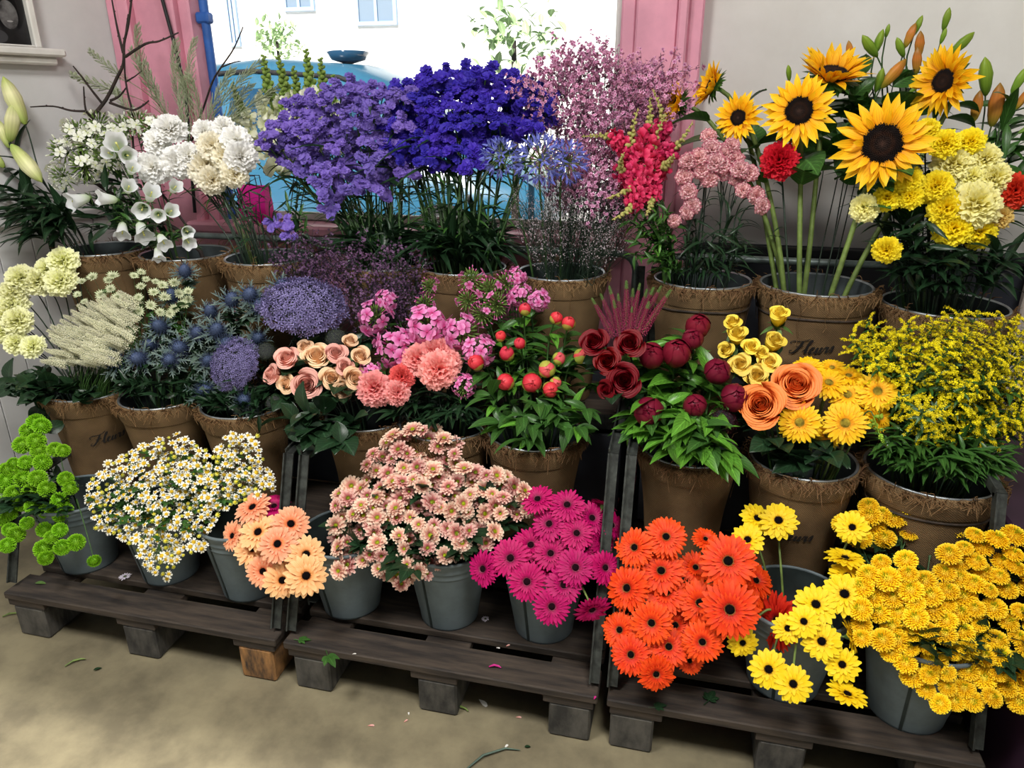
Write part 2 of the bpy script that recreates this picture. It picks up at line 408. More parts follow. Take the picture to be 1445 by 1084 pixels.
rose('r_yopen', G3((236, 160, 40), (248, 206, 50), (252, 226, 110)), openness=.9, seeds=(1,), n=36)
rose('r_orange', G3((206, 52, 6), (238, 100, 24), (248, 148, 74)), n=36, openness=1.1)

# --- peonies (closed balls of overlapping petals)
def peony(key, stops, sep, openness, seeds=(1, 2), nsep=3, seplen=.55):
    pm = petal_mat(key+'_petal', stops, streak=.05, trans=.08, rough=.42); sm = petal_mat(key+'_sepal', sep, streak=.05, trans=.1, rough=.4)
    for sd in seeds:
        r = random.Random(sd*5+1); mb = MB(); cx = MB(); ns, nc = 10, 8
        def patch(m, az, Rr, span, tmax, lift=0.):
            t = np.linspace(0, 1, ns+1)[:, None]; s = np.linspace(-1, 1, nc+1)[None]
            pol = PI*(1-tmax*t*(1-.22*np.abs(s)**3))
            wid = span*np.clip(np.sin(np.clip(t*1.5, .05, PI/2)), 0, 1)
            rr = Rr*(1+lift*t**3)*(1+.03*np.cos(3*s))
            th = az+s*wid
            P = np.stack([rr*np.sin(pol)*np.cos(th), rr*np.sin(pol)*np.sin(th), -rr*1.02*np.cos(PI-pol)*-1+0*th], -1)
            P[..., 2] = rr*np.cos(pol)*1.02
            m.grid(P, np.stack([t+0*s, (s+1)/2+0*t], -1))
        dome(mb, .37, .40, -.02, 12, 5, full=True)
        for i in range(11):
            f = i/10
            patch(mb, i*2.4+r.uniform(-.2, .2), .40+.075*f, .95-.1*f, (1.06 if i < 4 else .99-.12*f*openness)*(1 if i < 4 else r.uniform(.9, 1.0)), openness*f*.18)
        for i in range(nsep):
            patch(cx, i*2.1+r.uniform(-.3, .3), .495, .8, seplen*r.uniform(.7, 1.15), .0)
        cx.lathe([(.04, -.62), (.09, -.56), (.2, -.47)], 8)
        tmpl(f'{key}{sd}', [('petals', mb.mesh('petals', pm)), ('sepals', cx.mesh('sepals', sm))], .6)
peony('p_dark', G3((46, 4, 14), (84, 8, 26), (116, 20, 44)), G3((90, 120, 40), (120, 150, 60)), .8, seplen=.3)
peony('p_bud', G3((136, 8, 28), (178, 18, 42), (220, 66, 80)), G3((104, 130, 40), (140, 160, 60), (176, 150, 70)), .3, seeds=(1, 2, 3), nsep=5, seplen=.66)
peony('p_budg', G3((206, 60, 66), (222, 70, 76), (230, 100, 100)), G3((120, 150, 50), (150, 176, 70), (170, 160, 70)), .1, nsep=5, seplen=.85)

# --- sunflowers
def sunflower(key, sd, a0=.15, dr=.2):
    r = random.Random(sd); mb = MB(); ct = MB(); cx = MB()
    pm = petal_mat('sunflower_petal', G3((240, 156, 8), (252, 188, 14), (253, 210, 36)), streak=.14, vary=.05)
    ring(mb, 21, dr*.95, -.01, .5-dr*.95, .115, a0, -.2, r, prof='point', cup=.3, ns=6, nc=2, twist=.5, jz=.22, ja=.25, jl=.14)
    ring(mb, 19, dr*.9, .012, .45-dr*.9, .11, a0+.2, -.3, r, prof='point', cup=.3, ns=6, nc=2, off=.15, twist=.5, jz=.25, ja=.25, jl=.14)
    ring(mb, 10, dr*.85, .02, .30-dr*.6, .08, a0+.5, -.2, r, prof='point', cup=.3, ns=5, nc=2, off=.1, twist=.6, jz=.35, ja=.4)
    dm = petal_mat('sunflower_disc', [(0, (58, 36, 26)), (.3, (34, 22, 18)), (.45, (52, 28, 14)), (.62, (24, 14, 12)), (1, (20, 12, 10))], streak=0, trans=0, rough=.8)
    nb = 420
    for i in range(nb):
        f = ((i+.5)/nb)**.5; a = i*2.39996; q = dr*f
        z = .03+.035*math.sin(min(1, f*1.05)*PI)*.6-.01*(f > .93)
        hgt = .022 if f > .5 else .012
        s = dr*.042
        V = [(q*math.cos(a)+s*math.cos(b), q*math.sin(a)+s*math.sin(b), z-.012) for b in (0, PI/2, PI, 1.5*PI)]+[(q*math.cos(a), q*math.sin(a), z+hgt)]
        ct.raw(V, [[0, 1, 4, 4], [1, 2, 4, 4], [2, 3, 4, 4], [3, 0, 4, 4]], [(f, .5)]*5)
    ct.raw(*(lambda n: ([(dr*math.cos(2*PI*k/n), dr*math.sin(2*PI*k/n), .012) for k in range(n)]+[(0, 0, .03)], [[k, (k+1) % n, n, n] for k in range(n)], [(.9, .5)]*n+[(0, .5)]))(24))
    ring(cx, 18, dr*.7, -.04, .24, .10, .05, -.3, r, prof='lance', ns=4, nc=2, jz=.3)
    ring(cx, 14, dr*.6, -.06, .2, .10, -.25, -.3, r, prof='lance', ns=4, nc=2, jz=.3)
    cx.lathe([(.03, -.2), (.06, -.12), (dr*.8, -.05), (dr*1.0, 0)], 14)
    tmpl(key, [('petals', mb.mesh('petals', pm)), ('seed_disc', ct.mesh('seed_disc', dm)), ('bracts', cx.mesh('bracts', M['leaf']))], .18)
sunflower('sun1', 3); sunflower('sun2', 8, .3, .17); sunflower('sun3', 5, .55, .19); sunflower('sun4', 21, .1, .215)

# --- daisies and chrysanthemums
def small_daisy(key, sd, n, pm, em, eye=.18, pwid=.24):
    r = random.Random(sd); mb = MB(); ct = MB()
    ring(mb, n, eye*.8, 0, .5-eye*.8, pwid, .1, -.25, r, prof='blunt', ns=2, nc=1, jz=.25, jl=.15, ja=.3)
    dome(ct, eye*1.1, .13, -.01, 8, 3)
    tmpl(f'{key}{sd}', [('flower_head', mb.mesh('flower_head', pm)), ('flower_center', ct.mesh('flower_center', em))], .02)
fw = petal_mat('feverfew_petal', G3((240, 238, 214), (246, 245, 236)), streak=0, vary=.04, hue=0); fy = flat_mat('feverfew_eye', (232, 188, 20), .7, noise=.25, scale=3)
for s in (1, 2, 3): small_daisy('fever', s, 9+s % 2, fw, fy, .22, .19)
q = MB(); dome(q, .22, .2, -.05, 8, 4, full=True); ring(q, 7, .15, .02, .16, .1, .9, -.3, random.Random(2), prof='blunt', ns=2, nc=1)
q2 = MB(); dome(q2, .14, .22, .02, 7, 3)
tmpl('fever4', [('flower_head', q.mesh('flower_head', petal_mat('chamomile_bud', G3((190, 196, 70), (226, 222, 120)), streak=0))), ('flower_center', q2.mesh('flower_center', flat_mat('chamomile_bud_eye', (226, 206, 30), .7)))], .1)
def chrys(key, sd, stops, eyec, n=17):
    r = random.Random(sd); mb = MB(); ct = MB()
    pm = petal_mat(key+'_petal', stops, streak=.12, vary=.12); em = petal_mat(key+'_eye', eyec, streak=0)
    for k in range(4):
        ring(mb, n-k*2, .10, .012*k, .40-.055*k, .15, .15+.19*k, -.15, r, prof='blunt', cup=.5, ns=4, nc=2, off=.2*k, jz=.16)
    for i in range(40):
        f = ((i+.5)/40)**.5; P, U = petal(.06, .03, ns=1, nc=1, a0=1.35-f*.5, prof='blunt')
        ct.grid(rotz(P+np.array([.11*f, 0, .02+.03*(1-f*f)]), i*2.4), U)
    dome(ct, .12, .045, .01, 8, 2)
    tmpl(f'{key}{sd}', [('flower_head', mb.mesh('flower_head', pm)), ('flower_center', ct.mesh('flower_center', em))], .06)
for s in (1, 2): chrys('ch_pink', s, G3((190, 116, 100), (226, 156, 138), (248, 226, 200)), G3((136, 156, 10), (180, 190, 20)), 14)
for s in (3, 4): chrys('ch_pink', s, G3((160, 76, 76), (208, 130, 124), (242, 206, 190)), G3((90, 110, 20), (150, 160, 30)), 13)
def button(key, sd, stops, n, flat, gc):
    r = random.Random(sd); mb = MB(); pm = petal_mat(key+'_petal', stops, streak=0, vary=.08, trans=.15); gm = petal_mat(key+'_heart', gc, streak=0)
    for i in range(n):
        f = (i+.5)/n; th = math.acos(1-f*(1.25 if flat < .8 else 1.55)); a = i*2.39996
        L = .17+.05*r.random(); c = MB()
        P, U = petal(L*.8, .075, ns=2, nc=2, a0=PI/2-th+.1, a1=-.35, cup=.6, prof='blunt')
        P = P+np.array([math.sin(th)*.34, 0, math.cos(th)*.34*flat-.04])
        mb.grid(rotz(P, a+r.uniform(-.1, .1)), U, 1 if f < .05 else 0)
    dome(mb, .34, .34*flat, -.06, 10, 5, full=True)
    tmpl(f'{key}{sd}', [('flower_head', mb.mesh('flower_head', [pm, gm]))], .3*flat)
for s in (1, 2): button('bt_yellow', s, G3((224, 162, 8), (250, 204, 18), (253, 222, 46)), 190, .5, G3((150, 160, 20), (200, 190, 30)))
for s in (1, 2): button('bt_green', s, G3((64, 116, 6), (108, 168, 14), (146, 204, 40)), 200, .85, G3((86, 140, 8), (120, 176, 26)))

# --- small florets in clusters
def floret(n, R, W, a0, sd=1, prof='round', ns=2, nc=2):
    r = random.Random(sd); mb = MB(); ring(mb, n, 0.02*R, 0, R, W, a0, -.5, r, prof=prof, ns=ns, nc=nc); return mb
def basis(d, roll=0.):
    z = np.asarray(d, float); z = z/np.linalg.norm(z)
    a = np.array([0, 0, 1.]) if abs(z[2]) < .95 else np.array([1., 0, 0])
    x = np.cross(a, z); x /= np.linalg.norm(x); y = np.cross(z, x)
    c, s = math.cos(roll), math.sin(roll)
    return np.stack([x*c+y*s, y*c-x*s, z], 1)
def rdir(r, up=0.):
    while True:
        v = np.array([r.uniform(-1, 1) for _ in range(3)])
        if .05 < v @ v < 1: break
    v /= np.linalg.norm(v); v[2] += up
    return v/np.linalg.norm(v)
def statice(key, sd, stops):
    r = random.Random(sd); mb = MB(); pm = petal_mat(key+'_floret', stops, streak=0, vary=.12, trans=.3, hue=.005)
    fl = [floret(5, .13, .13, .75, q).arrays() for q in range(3)]
    # a flat curved comb of papery florets on green branchlets
    for arm in range(3):
        az = arm*2.1+r.uniform(-.4, .4); L = r.uniform(.34, .5)
        p = [np.array([L*t*math.cos(az), L*t*math.sin(az), -.12+.34*math.sin(t*1.9)-.1*t]) for t in np.linspace(0, 1, 6)]
        mb.tube(p, .022, 4, 1)
        for k in range(10):
            t = .25+.75*k/9; c = np.array([L*t*math.cos(az), L*t*math.sin(az), -.12+.34*math.sin(t*1.9)-.1*t])
            for side in (-1, 1):
                o = np.array([-math.sin(az), math.cos(az), 0])*side*r.uniform(.02, .075)
                d = np.array([0, 0, 1.])+o*5+rdir(r)*.4
                mb.add(fl[r.randrange(3)], basis(d, r.uniform(0, 6))*r.uniform(.85, 1.25), c+o, 0)
    mb.tube([(0, 0, -.5), (0, 0, -.12)], .03, 4, 1)
    tmpl(f'{key}{sd}', [('flower_cluster', mb.mesh('flower_cluster', [pm, M['stem']]))], .5)
for s in (1, 2, 3): statice('st_lilac', s, G3((220, 210, 240), (136, 114, 198), (122, 98, 190)))
for s in (1, 2, 3): statice('st_blue', s, G3((150, 130, 220), (74, 54, 184), (58, 40, 168)))
def twiggy(key, sd, fm, n, fl_n, fs, spread=.32, leaf=True, sm='stem_d', cols=1, straight=False):
    """fine branching top: thin twigs that end in small flowers; unit height 1 from z=-.5 to .5"""
    r = random.Random(sd); mb = MB(); fl = [floret(fl_n, fs, fs*.9, .45, q).arrays() for q in range(2)]
    mb.tube([(0, 0, -.5), (0, 0, .2)], [.008, .004], 3, 1)
    for i in range(n):
        z0 = -.42+.75*i/n; az = i*2.4+r.uniform(-.4, .4); L = r.uniform(.25, .45)*(1 if i < n*.6 else .75)
        e = np.array([spread*math.cos(az)*r.uniform(.6, 1.2), spread*math.sin(az)*r.uniform(.6, 1.2), z0+L])
        mid = np.array([e[0]*.6, e[1]*.6, z0+L*.45])
        mb.tube([(0, 0, z0), mid, e], .0035, 3, 1, cap=False)
        for k in range(3):
            b = mid+(e-mid)*(.35+.3*k) + rdir(r)*.045
            for _ in range(2):
                c = b+rdir(r, .4)*r.uniform(.02, .05)
                mb.add(fl[r.randrange(2)], basis(rdir(r, .5), r.uniform(0, 6))*r.uniform(.8, 1.2), c, 0)
            if leaf:
                P, U = petal(.09, .008, ns=2, nc=1, a0=.8, prof='lance'); mb.grid(rotz(P, r.uniform(0, 6))+b, U, 1)
    tmpl(f'{key}{sd}', [('flower_cluster', mb.mesh('flower_cluster', [fm, M[sm]]))], .5)
wm = petal_mat('waxflower_petal', G3((130, 40, 80), (214, 146, 186), (232, 186, 212)), streak=0, vary=.12)
for s in (1, 2, 3): twiggy('wax', s, wm, 26, 5, .036)
lm = petal_mat('limonium_petal', G3((96, 66, 100), (126, 92, 128)), streak=0, vary=.2)
for s in (1, 2): twiggy('limo', s, lm, 34, 4, .020, leaf=False)
lw = petal_mat('baby_petal', G3((170, 150, 160), (200, 190, 196)), streak=0, vary=.2)
twiggy('fine', 1, lw, 34, 4, .011, spread=.2, leaf=True)
def umbel(key, sd, n, fm, sm, R, flL, flW, up=.35, n_pet=5, tube=True):
    r = random.Random(sd); mb = MB()
    for i in range(n):
        f = (i+.5)/n; th = math.acos(1-f*1.55); a = i*2.39996
        d = np.array([math.sin(th)*math.cos(a), math.sin(th)*math.sin(a), math.cos(th)])
        e = d*R*r.uniform(.75, 1.05)
        mb.tube([(0, 0, 0), e*.5+np.array([0, 0, .02]), e], .008, 3, 1, cap=False)
        q = MB(); ring(q, n_pet, .015, 0, flL, flW, 1.1 if tube else .5, -.5, r, prof='lance', ns=3, nc=2)
        mb.add(q.arrays(), basis(d+rdir(r)*.25, r.uniform(0, 6)), e, 0)
    tmpl(key, [('flower_cluster', mb.mesh('flower_cluster', [fm, M[sm]]))], .0)
ag = petal_mat('agapanthus_petal', G3((140, 150, 206), (96, 104, 190), (120, 126, 206)), streak=.05)
for s in (1, 2): umbel(f'agap{s}', s, 34, ag, 'stem_l', .36, .17, .05)
def seahol(sd):
    r = random.Random(sd); mb = MB(); ct = MB()
    bm_ = petal_mat('sea_holly_bract', G3((78, 92, 98), (84, 102, 98), (128, 142, 130)), streak=0, rough=.5, trans=.05, vary=.2)
    cm = petal_mat('sea_holly_cone', G3((22, 30, 50), (66, 80, 110)), streak=0, rough=.6, trans=0, vary=.15)
    ring(mb, 9, .08, -.1, .42, .075, .15, .1, r, prof='lance', ns=5, nc=4, zig=0, cup=.5, jl=.25, jz=.25)
    for q in range(9):
        for t in (.35, .55, .75):
            for sgn in (-1, 1):
                P, U = petal(.13, .022, ns=2, nc=1, a0=.3, prof='point')
                P = rotz(P, sgn*.8)+np.array([.08+.4*t, 0, -.08+.07*t]); mb.grid(rotz(P, 2*PI*q/9+r.uniform(-.1, .1)), U)
    dome(ct, .17, .24, 0., 10, 5, full=True)
    for i in range(110):
        f = (i+.5)/110; th = math.acos(1-f*1.7); d = np.array([math.sin(th)*.17, 0, math.cos(th)*.24])
        P, U = petal(.10, .035, ns=1, nc=1, a0=PI/2-th, prof='point'); ct.grid(rotz(P+d, i*2.4), U)
    tmpl(f'holly{sd}', [('bracts', mb.mesh('bracts', bm_)), ('flower_cone', ct.mesh('flower_cone', cm))], .15)
for s in (1, 2): seahol(s)
def domehead(key, fm, n=900, flat=.5, s=.022, sd=1):
    r = random.Random(sd); mb = MB(); dome(mb, .43, .43*flat, 0, 20, 6, 2); fl = [floret(4, s, s*.9, .7, q, ns=1, nc=1).arrays() for q in range(2)]
    for i in range(n):
        f = (i+.5)/n; th = math.acos(1-f*1.1); a = i*2.39996
        R = .5*(1+.07*math.sin(a*7+th*9))*r.uniform(.86, 1.05)
        d = np.array([math.sin(th)*math.cos(a), math.sin(th)*math.sin(a), math.cos(th)])
        mb.add(fl[r.randrange(2)], basis(d+rdir(r)*.5, 0), d*np.array([R, R, R*flat]), 0)
    for i in range(40):
        th = r.uniform(0, 1.5); a = r.uniform(0, 2*PI)
        mb.tube([(0, 0, -.35), (.45*math.sin(th)*math.cos(a)*.6, .45*math.sin(th)*math.sin(a)*.6, .0), (.47*math.sin(th)*math.cos(a), .47*math.sin(th)*math.sin(a), .47*math.cos(th)*flat)], .006, 3, 1, cap=False)
    tmpl(key, [('flower_cluster', mb.mesh('flower_cluster', [fm, M['stem_d'], M['gap_shade']]))], .35)
tm = petal_mat('throatwort_floret', G3((92, 82, 128), (150, 140, 192)), streak=0, vary=.05)
domehead('throat', tm, 1150, .5, .036); domehead('throatg', petal_mat('throatwort_bud', G3((70, 84, 60), (112, 120, 92)), streak=0), 420, .6, .022, 2)
def spike(key, fm, n, R, fs, sd=1, sm='stem', taper=.9, tip=None, z0=-.5, tube=None):
    """slender tapering spike of tiny flowers, z from -.5 to .5"""
    r = random.Random(sd); mb = MB(); fl = floret(4, fs, fs*.8, .7, 1, ns=1, nc=1).arrays()
    mb.tube([(0, 0, -.5), (0, 0, .5)], [R*.55, R*.08], 5, tube if tube else 2 if tip else 0)
    for i in range(n):
        f = i/n; z = z0+(.5-z0)*f; q = R*(1-taper*f**1.5)
        a = i*2.39996; d = np.array([math.cos(a), math.sin(a), .45])
        mb.add(fl, basis(d, r.uniform(0, 6))*(1-.5*f), (q*math.cos(a)*.8, q*math.sin(a)*.8, z), (2 if tip and f > .84 else 0))
    tmpl(key, [('flower_spike', mb.mesh('flower_spike', [fm, M[sm]]+([tip] if tip else [])))], .48)
sw = petal_mat('white_spike', G3((206, 204, 160), (240, 238, 216)), streak=0, vary=.08); spike('veron', sw, 110, .16, .12, taper=.6, tube=1)
hm = petal_mat('heather_spike', G3((110, 30, 60), (170, 60, 96)), streak=0, vary=.15); hg = petal_mat('heather_tip', G3((90, 120, 60), (120, 150, 80)), streak=0)
spike('heath', hm, 190, .075, .05, tip=hg)
def starhead(key, pm, em, n=14):
    r = random.Random(4); mb = MB(); ct = MB()
    ring(mb, n, .06, 0, .44, .13, .3, .1, r, prof='point', ns=3, nc=2)
    ring(mb, n-4, .05, .01, .36, .11, .55, .1, r, prof='point', ns=3, nc=2, off=.2)
    for i in range(26):
        f = (i+.5)/26; th = math.acos(1-f); d = np.array([math.sin(th)*math.cos(i*2.4), math.sin(th)*math.sin(i*2.4), math.cos(th)])
        ct.tube([(0, 0, 0), d*.24], [.008, .022], 3)
    tmpl(key, [('flower_head', mb.mesh('flower_head', pm)), ('flower_center', ct.mesh('flower_center', em))], .03)
starhead('astr', petal_mat('masterwort_bract', G3((196, 206, 160), (226, 228, 196), (176, 196, 140)), streak=.1), petal_mat('masterwort_floret', G3((180, 196, 140), (224, 224, 196)), streak=0))
def phlox(key, pm, em, buds, nfl, sd, big=.24):
    """rounded head of flat five-petalled flowers among pointed green buds"""
    r = random.Random(sd); mb = MB()
    fl = MB(); ring(fl, 5, .015, 0, big*.62, big*.6, .15, -.25, r, prof='round', ns=3, nc=2); fa = fl.arrays()
    k = 0
    for i in range(46):
        f = (i+.5)/46; th = math.acos(1-f*1.25); a = i*2.39996
        d = np.array([math.sin(th)*math.cos(a), math.sin(th)*math.sin(a), math.cos(th)*.85])
        e = d*.40*r.uniform(.75, 1.05)
        if r.random() < nfl/46 and k < nfl:
            k += 1; mb.tube([e*.55, e*1.06], .012, 3, 0, cap=False)
            mb.add(fa, basis(d+rdir(r)*.3, r.uniform(0, 6)), e*1.08, 0)
            q = MB(); dome(q, .022, .02, 0, 6, 2); mb.add(q.arrays(), basis(d), e*1.09, 1)
        else:
            mb.tube([(0, 0, -.1), e*.6], .008, 3, 2, cap=False)
            mb.tube([e*.6, e*.82, e*1.05], [.014, .028, .003], 4, 2)
            if r.random() < .35: mb.tube([e*.95, e*1.15, e*1.22], [.012, .022, .005], 4, 0)
    tmpl(f'{key}{sd}', [('flower_cluster', mb.mesh('flower_cluster', [pm, em, buds]))], .12)
pp = petal_mat('phlox_pink', G3((190, 50, 120), (222, 120, 180), (232, 158, 204)), streak=0, vary=.1); pe = flat_mat('phlox_eye', (170, 30, 96), .6)
pw = petal_mat('phlox_white', G3((224, 228, 200), (238, 238, 232)), streak=0, vary=.03, hue=0); pwe = flat_mat('phlox_white_eye', (196, 206, 130), .6)
pb = petal_mat('phlox_bud', G3((84, 110, 50), (120, 148, 72)), streak=0)
for s in (1, 2, 3): phlox('phlp', pp, pe, pb, 17, s)
for s in (4, 5): phlox('phlw', pw, pwe, pb, 12, s, .2)
phlox('phlg', pp, pe, pb, 4, 6, .2)
phlox('phlwg', pw, pwe, pb, 5, 7, .2)
def bell(sd):
    r = random.Random(sd); mb = MB(); cx = MB()
    pm = petal_mat('bellflower_petal', G3((196, 214, 170), (230, 234, 232), (240, 242, 246)), streak=.03, trans=.35, vary=.03, hue=0)
    th = np.linspace(0, 2*PI, 31)
    t = np.linspace(0, 1, 8)[:, None]
    rad = np.interp(t, [0, .15, .5, .8, 1], [.06, .2, .27, .33, .46])*(1+.06*np.cos(5*th)[None]*t**2)
    z = -.5+1.0*t-.10*(1-np.cos(5*th)[None])*t**4*.8
    P = np.stack([rad*np.cos(th), rad*np.sin(th), z+0*th], -1)
    mb.grid(P, np.stack([t+0*th, .5+0*t+0*th], -1))
    ct = MB(); ct.tube([(0, 0, -.4), (0, 0, .3)], [.02, .045], 5)
    ring(cx, 5, .06, -.5, .34, .1, -.2, .9, r, prof='lance', ns=3, nc=1); dome(cx, .1, .08, -.52, 6, 3, full=True)
    tmpl('bell', [('flower_head', mb.mesh('flower_head', pm)), ('pistil', ct.mesh('pistil', petal_mat('bellflower_pistil', G3((214, 210, 120), (226, 220, 140)), streak=0))), ('calyx', cx.mesh('calyx', M['calyx']))], .52)
bell(1)
def lilybud(key, stops, ax='X'):
    mb = MB(); pm = petal_mat(key, stops, streak=.08, trans=.1, rough=.4)
    n, m = 12, 24; t = np.linspace(0, 1, n)[:, None]; th = np.linspace(0, 2*PI, m+1)[None]
    rad = np.interp(t, [0, .06, .25, .55, .8, .95, 1], [.04, .09, .14, .175, .13, .05, .008])*(1+.09*np.cos(3*th))
    P = np.stack([rad*np.cos(th), rad*np.sin(th), -.5+t+0*th], -1)
    U = np.stack([t+0*th, ((th*3/(2*PI)) % 1)+0*t], -1)
    mb.grid(P, U); tmpl(key, [('bud', mb.mesh('bud', pm))], .49)
lilybud('lb_white', G3((150, 176, 80), (206, 212, 140), (232, 230, 180), (170, 186, 90)))
lilybud('lb_green', G3((84, 122, 36), (116, 148, 46), (136, 160, 54)))
lilybud('lb_orange', G3((120, 130, 40), (186, 132, 50), (196, 120, 50), (140, 110, 40)))
def snap(key, stops, budc, sd, nfl=16, nb=16, bend=.25):
    """spike of puffy two-lipped flowers running out into green buds; z from -.5 to .5, tip drooping sideways"""
    r = random.Random(sd); mb = MB(); bd = MB(); pm = petal_mat(key+'_petal', stops, streak=.03, vary=.08, trans=.2); bm_ = petal_mat(key+'_bud', budc, streak=0, trans=.05)
    ax = lambda f: np.array([bend*max(0, f-.45)**1.6*1.6, 0, -.5+f-.25*bend*max(0, f-.5)])
    bd.tube([ax(f) for f in np.linspace(0, 1, 9)], np.linspace(.018, .008, 9), 5, 0)
    for i in range(nfl):
        f = .02+.56*i/nfl; a = i*2.39996; d = np.array([math.cos(a), math.sin(a), .35])
        q = MB(); s = .2*(1-.35*i/nfl)
        q.tube([(0, 0, 0), (0, 0, s*.5)], [s*.22, s*.33], 7, 0, cap=False)
        ring(q, 3, s*.22, s*.5, s*.75, s*.8, .9, -1.6, r, prof='round', ns=4, nc=4, ruf=.12)
        ring(q, 2, s*.18, s*.5, s*.7, s*.75, 1.3, -.8, r, prof='round', ns=4, nc=4, ruf=.12, off=1.2)
        dome(q, s*.3, s*.25, s*.5, 7, 3)
        mb.add(q.arrays(), basis(d+rdir(r)*.2, r.uniform(0, 6)), ax(f)+d*.02, 0)
    for i in range(nb):
        f = .56+.44*i/nb; a = i*2.39996; d = np.array([math.cos(a), math.sin(a), .55]); s = .085*(1-.65*i/nb)
        q = MB(); dome(q, s*.45, s*.62, s*.5, 7, 3, full=True); bd.add(q.arrays(), basis(d), ax(f), 0)
    tmpl(f'{key}{sd}', [('flower_spike', mb.mesh('flower_spike', pm)), ('buds', bd.mesh('buds', bm_))], .48)
for s in (1, 2): snap('sn_pink', G3((170, 16, 60), (204, 40, 90), (220, 70, 112)), G3((140, 156, 76), (170, 150, 96)), s, bend=.7)
for s in (1, 2): snap('sn_white', G3((200, 206, 140), (226, 228, 196), (236, 236, 220)), G3((92, 120, 50), (128, 150, 70)), s, 10, 26, .05)
snap('sn_green', G3((120, 150, 40), (150, 180, 60)), G3((120, 160, 40), (150, 180, 60)), 3, 3, 24, .2)
def goldenrod(sd):
    r = random.Random(sd); mb = MB(); pm = petal_mat('goldenrod_floret', G3((216, 196, 10), (236, 220, 26)), streak=0, vary=.12, trans=.1)
    ball = floret(5, .025, .023, .5, 2, ns=1, nc=1).arrays(); q = MB(); dome(q, .015, .014, 0, 5, 2, full=True); bud = q.arrays()
    mb.tube([(0, 0, -.5), (.02, 0, 0), (.1, 0, .42)], [.012, .01, .004], 4, 1)
    for i in range(15):
        f = i/15; z0 = -.28+.66*f; az = i*2.4; L = .34*(1-.62*f)+.04
        p = [np.array([.1*max(0, f)+L*t*math.cos(az), L*t*math.sin(az), z0+L*.75*t-.42*L*t*t]) for t in np.linspace(0, 1, 5)]
        mb.tube(p, .004, 3, 1, cap=False)
        P, U = petal(.2*(1-.5*f)+.05, .05, ns=3, nc=2, a0=.5, a1=-.9, cup=.3, prof='lance'); mb.grid(rotz(P, az+.7)+np.array([.1*f, 0, z0-.03]), U, 2)
        for k in range(19):
            t = .18+.82*k/18; j = min(3, int(t*4)); c = p[j]+(p[j+1]-p[j])*(t*4-j)+rdir(r, .9)*.022
            mb.add(ball if r.random() < .72 else bud, basis(rdir(r, .8), r.uniform(0, 6)), c, 0)
    tmpl(f'gold{sd}', [('flower_plume', mb.mesh('flower_plume', [pm, M['stem'], M['leaf']]))], .5)
for s in (1, 2, 3): goldenrod(s)
def plume(sd):
    r = random.Random(sd); mb = MB(); pm = petal_mat('grass_spikelet', G3((146, 160, 118), (200, 206, 178)), streak=0, vary=.1, trans=.3)
    ax = lambda f: np.array([.28*f**2, 0, -.5+f-.14*f**2])
    mb.tube([ax(f) for f in np.linspace(0, 1, 8)], np.linspace(.007, .002, 8), 3)
    for i in range(42):
        f = .08+.9*i/42; a = i*2.4; L = .26*(1-.7*f)+.03
        d = np.array([math.cos(a)*.26+.3*f, math.sin(a)*.26, .85]); d /= np.linalg.norm(d)
        p = [ax(f), ax(f)+d*L*.55, ax(f)+d*L+np.array([.06, 0, -.07])]
        mb.tube(p, .0018, 3, 0, cap=False)
        for k in range(4):
            c = p[0]+(p[2]-p[0])*(.35+.2*k); mb.tube([c, c+d*.022, c+d*.05], [.002, .007, .001], 3)
    tmpl(f'plume{sd}', [('seed_plume', mb.mesh('seed_plume', pm))], .5)
for s in (1, 2): plume(s)
domehead('scab', petal_mat('scabious_floret', G3((40, 8, 20), (62, 12, 30)), streak=0), 260, .55, .06, 5)

# leaf shapes (arrays to bake, and meshes to link)
LEAF = {}
def leaf_shape(key, prof, W, cup, a0, a1, ruf=0., ns=7, nc=4):
    mb = MB(); P, U = petal(1., W, ns=ns, nc=nc, a0=a0, a1=a1, cup=cup, prof=prof, ruf=ruf, k=3.); mb.grid(P, U)
    LEAF[key] = mb
leaf_shape('ovate', 'ovate', .5, .25, .15, -.7)
leaf_shape('lance', 'lance', .22, .3, .25, -.8)
leaf_shape('long', 'lance', .11, .4, .3, -1.2)
leaf_shape('peony', 'ovate', .36, .3, .2, -.9)
leaf_shape('wide', 'ovate', .75, .2, .2, -.8, .03)
lob = MB()      # lobed chrysanthemum leaf
for a, L, w in ((0, 1, .46), (.7, .72, .38), (-.7, .72, .38), (1.3, .45, .3), (-1.3, .45, .3)):
    P, U = petal(L, w, ns=4, nc=2, a0=.15, a1=-.5, cup=.2, prof='ovate'); lob.grid(rotz(P, a), U)
LEAF['lobed'] = lob
LM = {}
def leaf_mesh(key, mat):
    if (key, mat) not in LM: LM[(key, mat)] = LEAF[key].mesh('leaf', M[mat])
    return LM[(key, mat)]
def leaf_basis(d, r, flat=1.):
    x = np.asarray(d, float); x = x/np.linalg.norm(x)
    up = np.array([r.uniform(-.35, .35), r.uniform(-.35, .35), 1.]); y = np.cross(up, x); y /= np.linalg.norm(y); z = np.cross(x, y)
    return np.stack([x, y, z], 1)

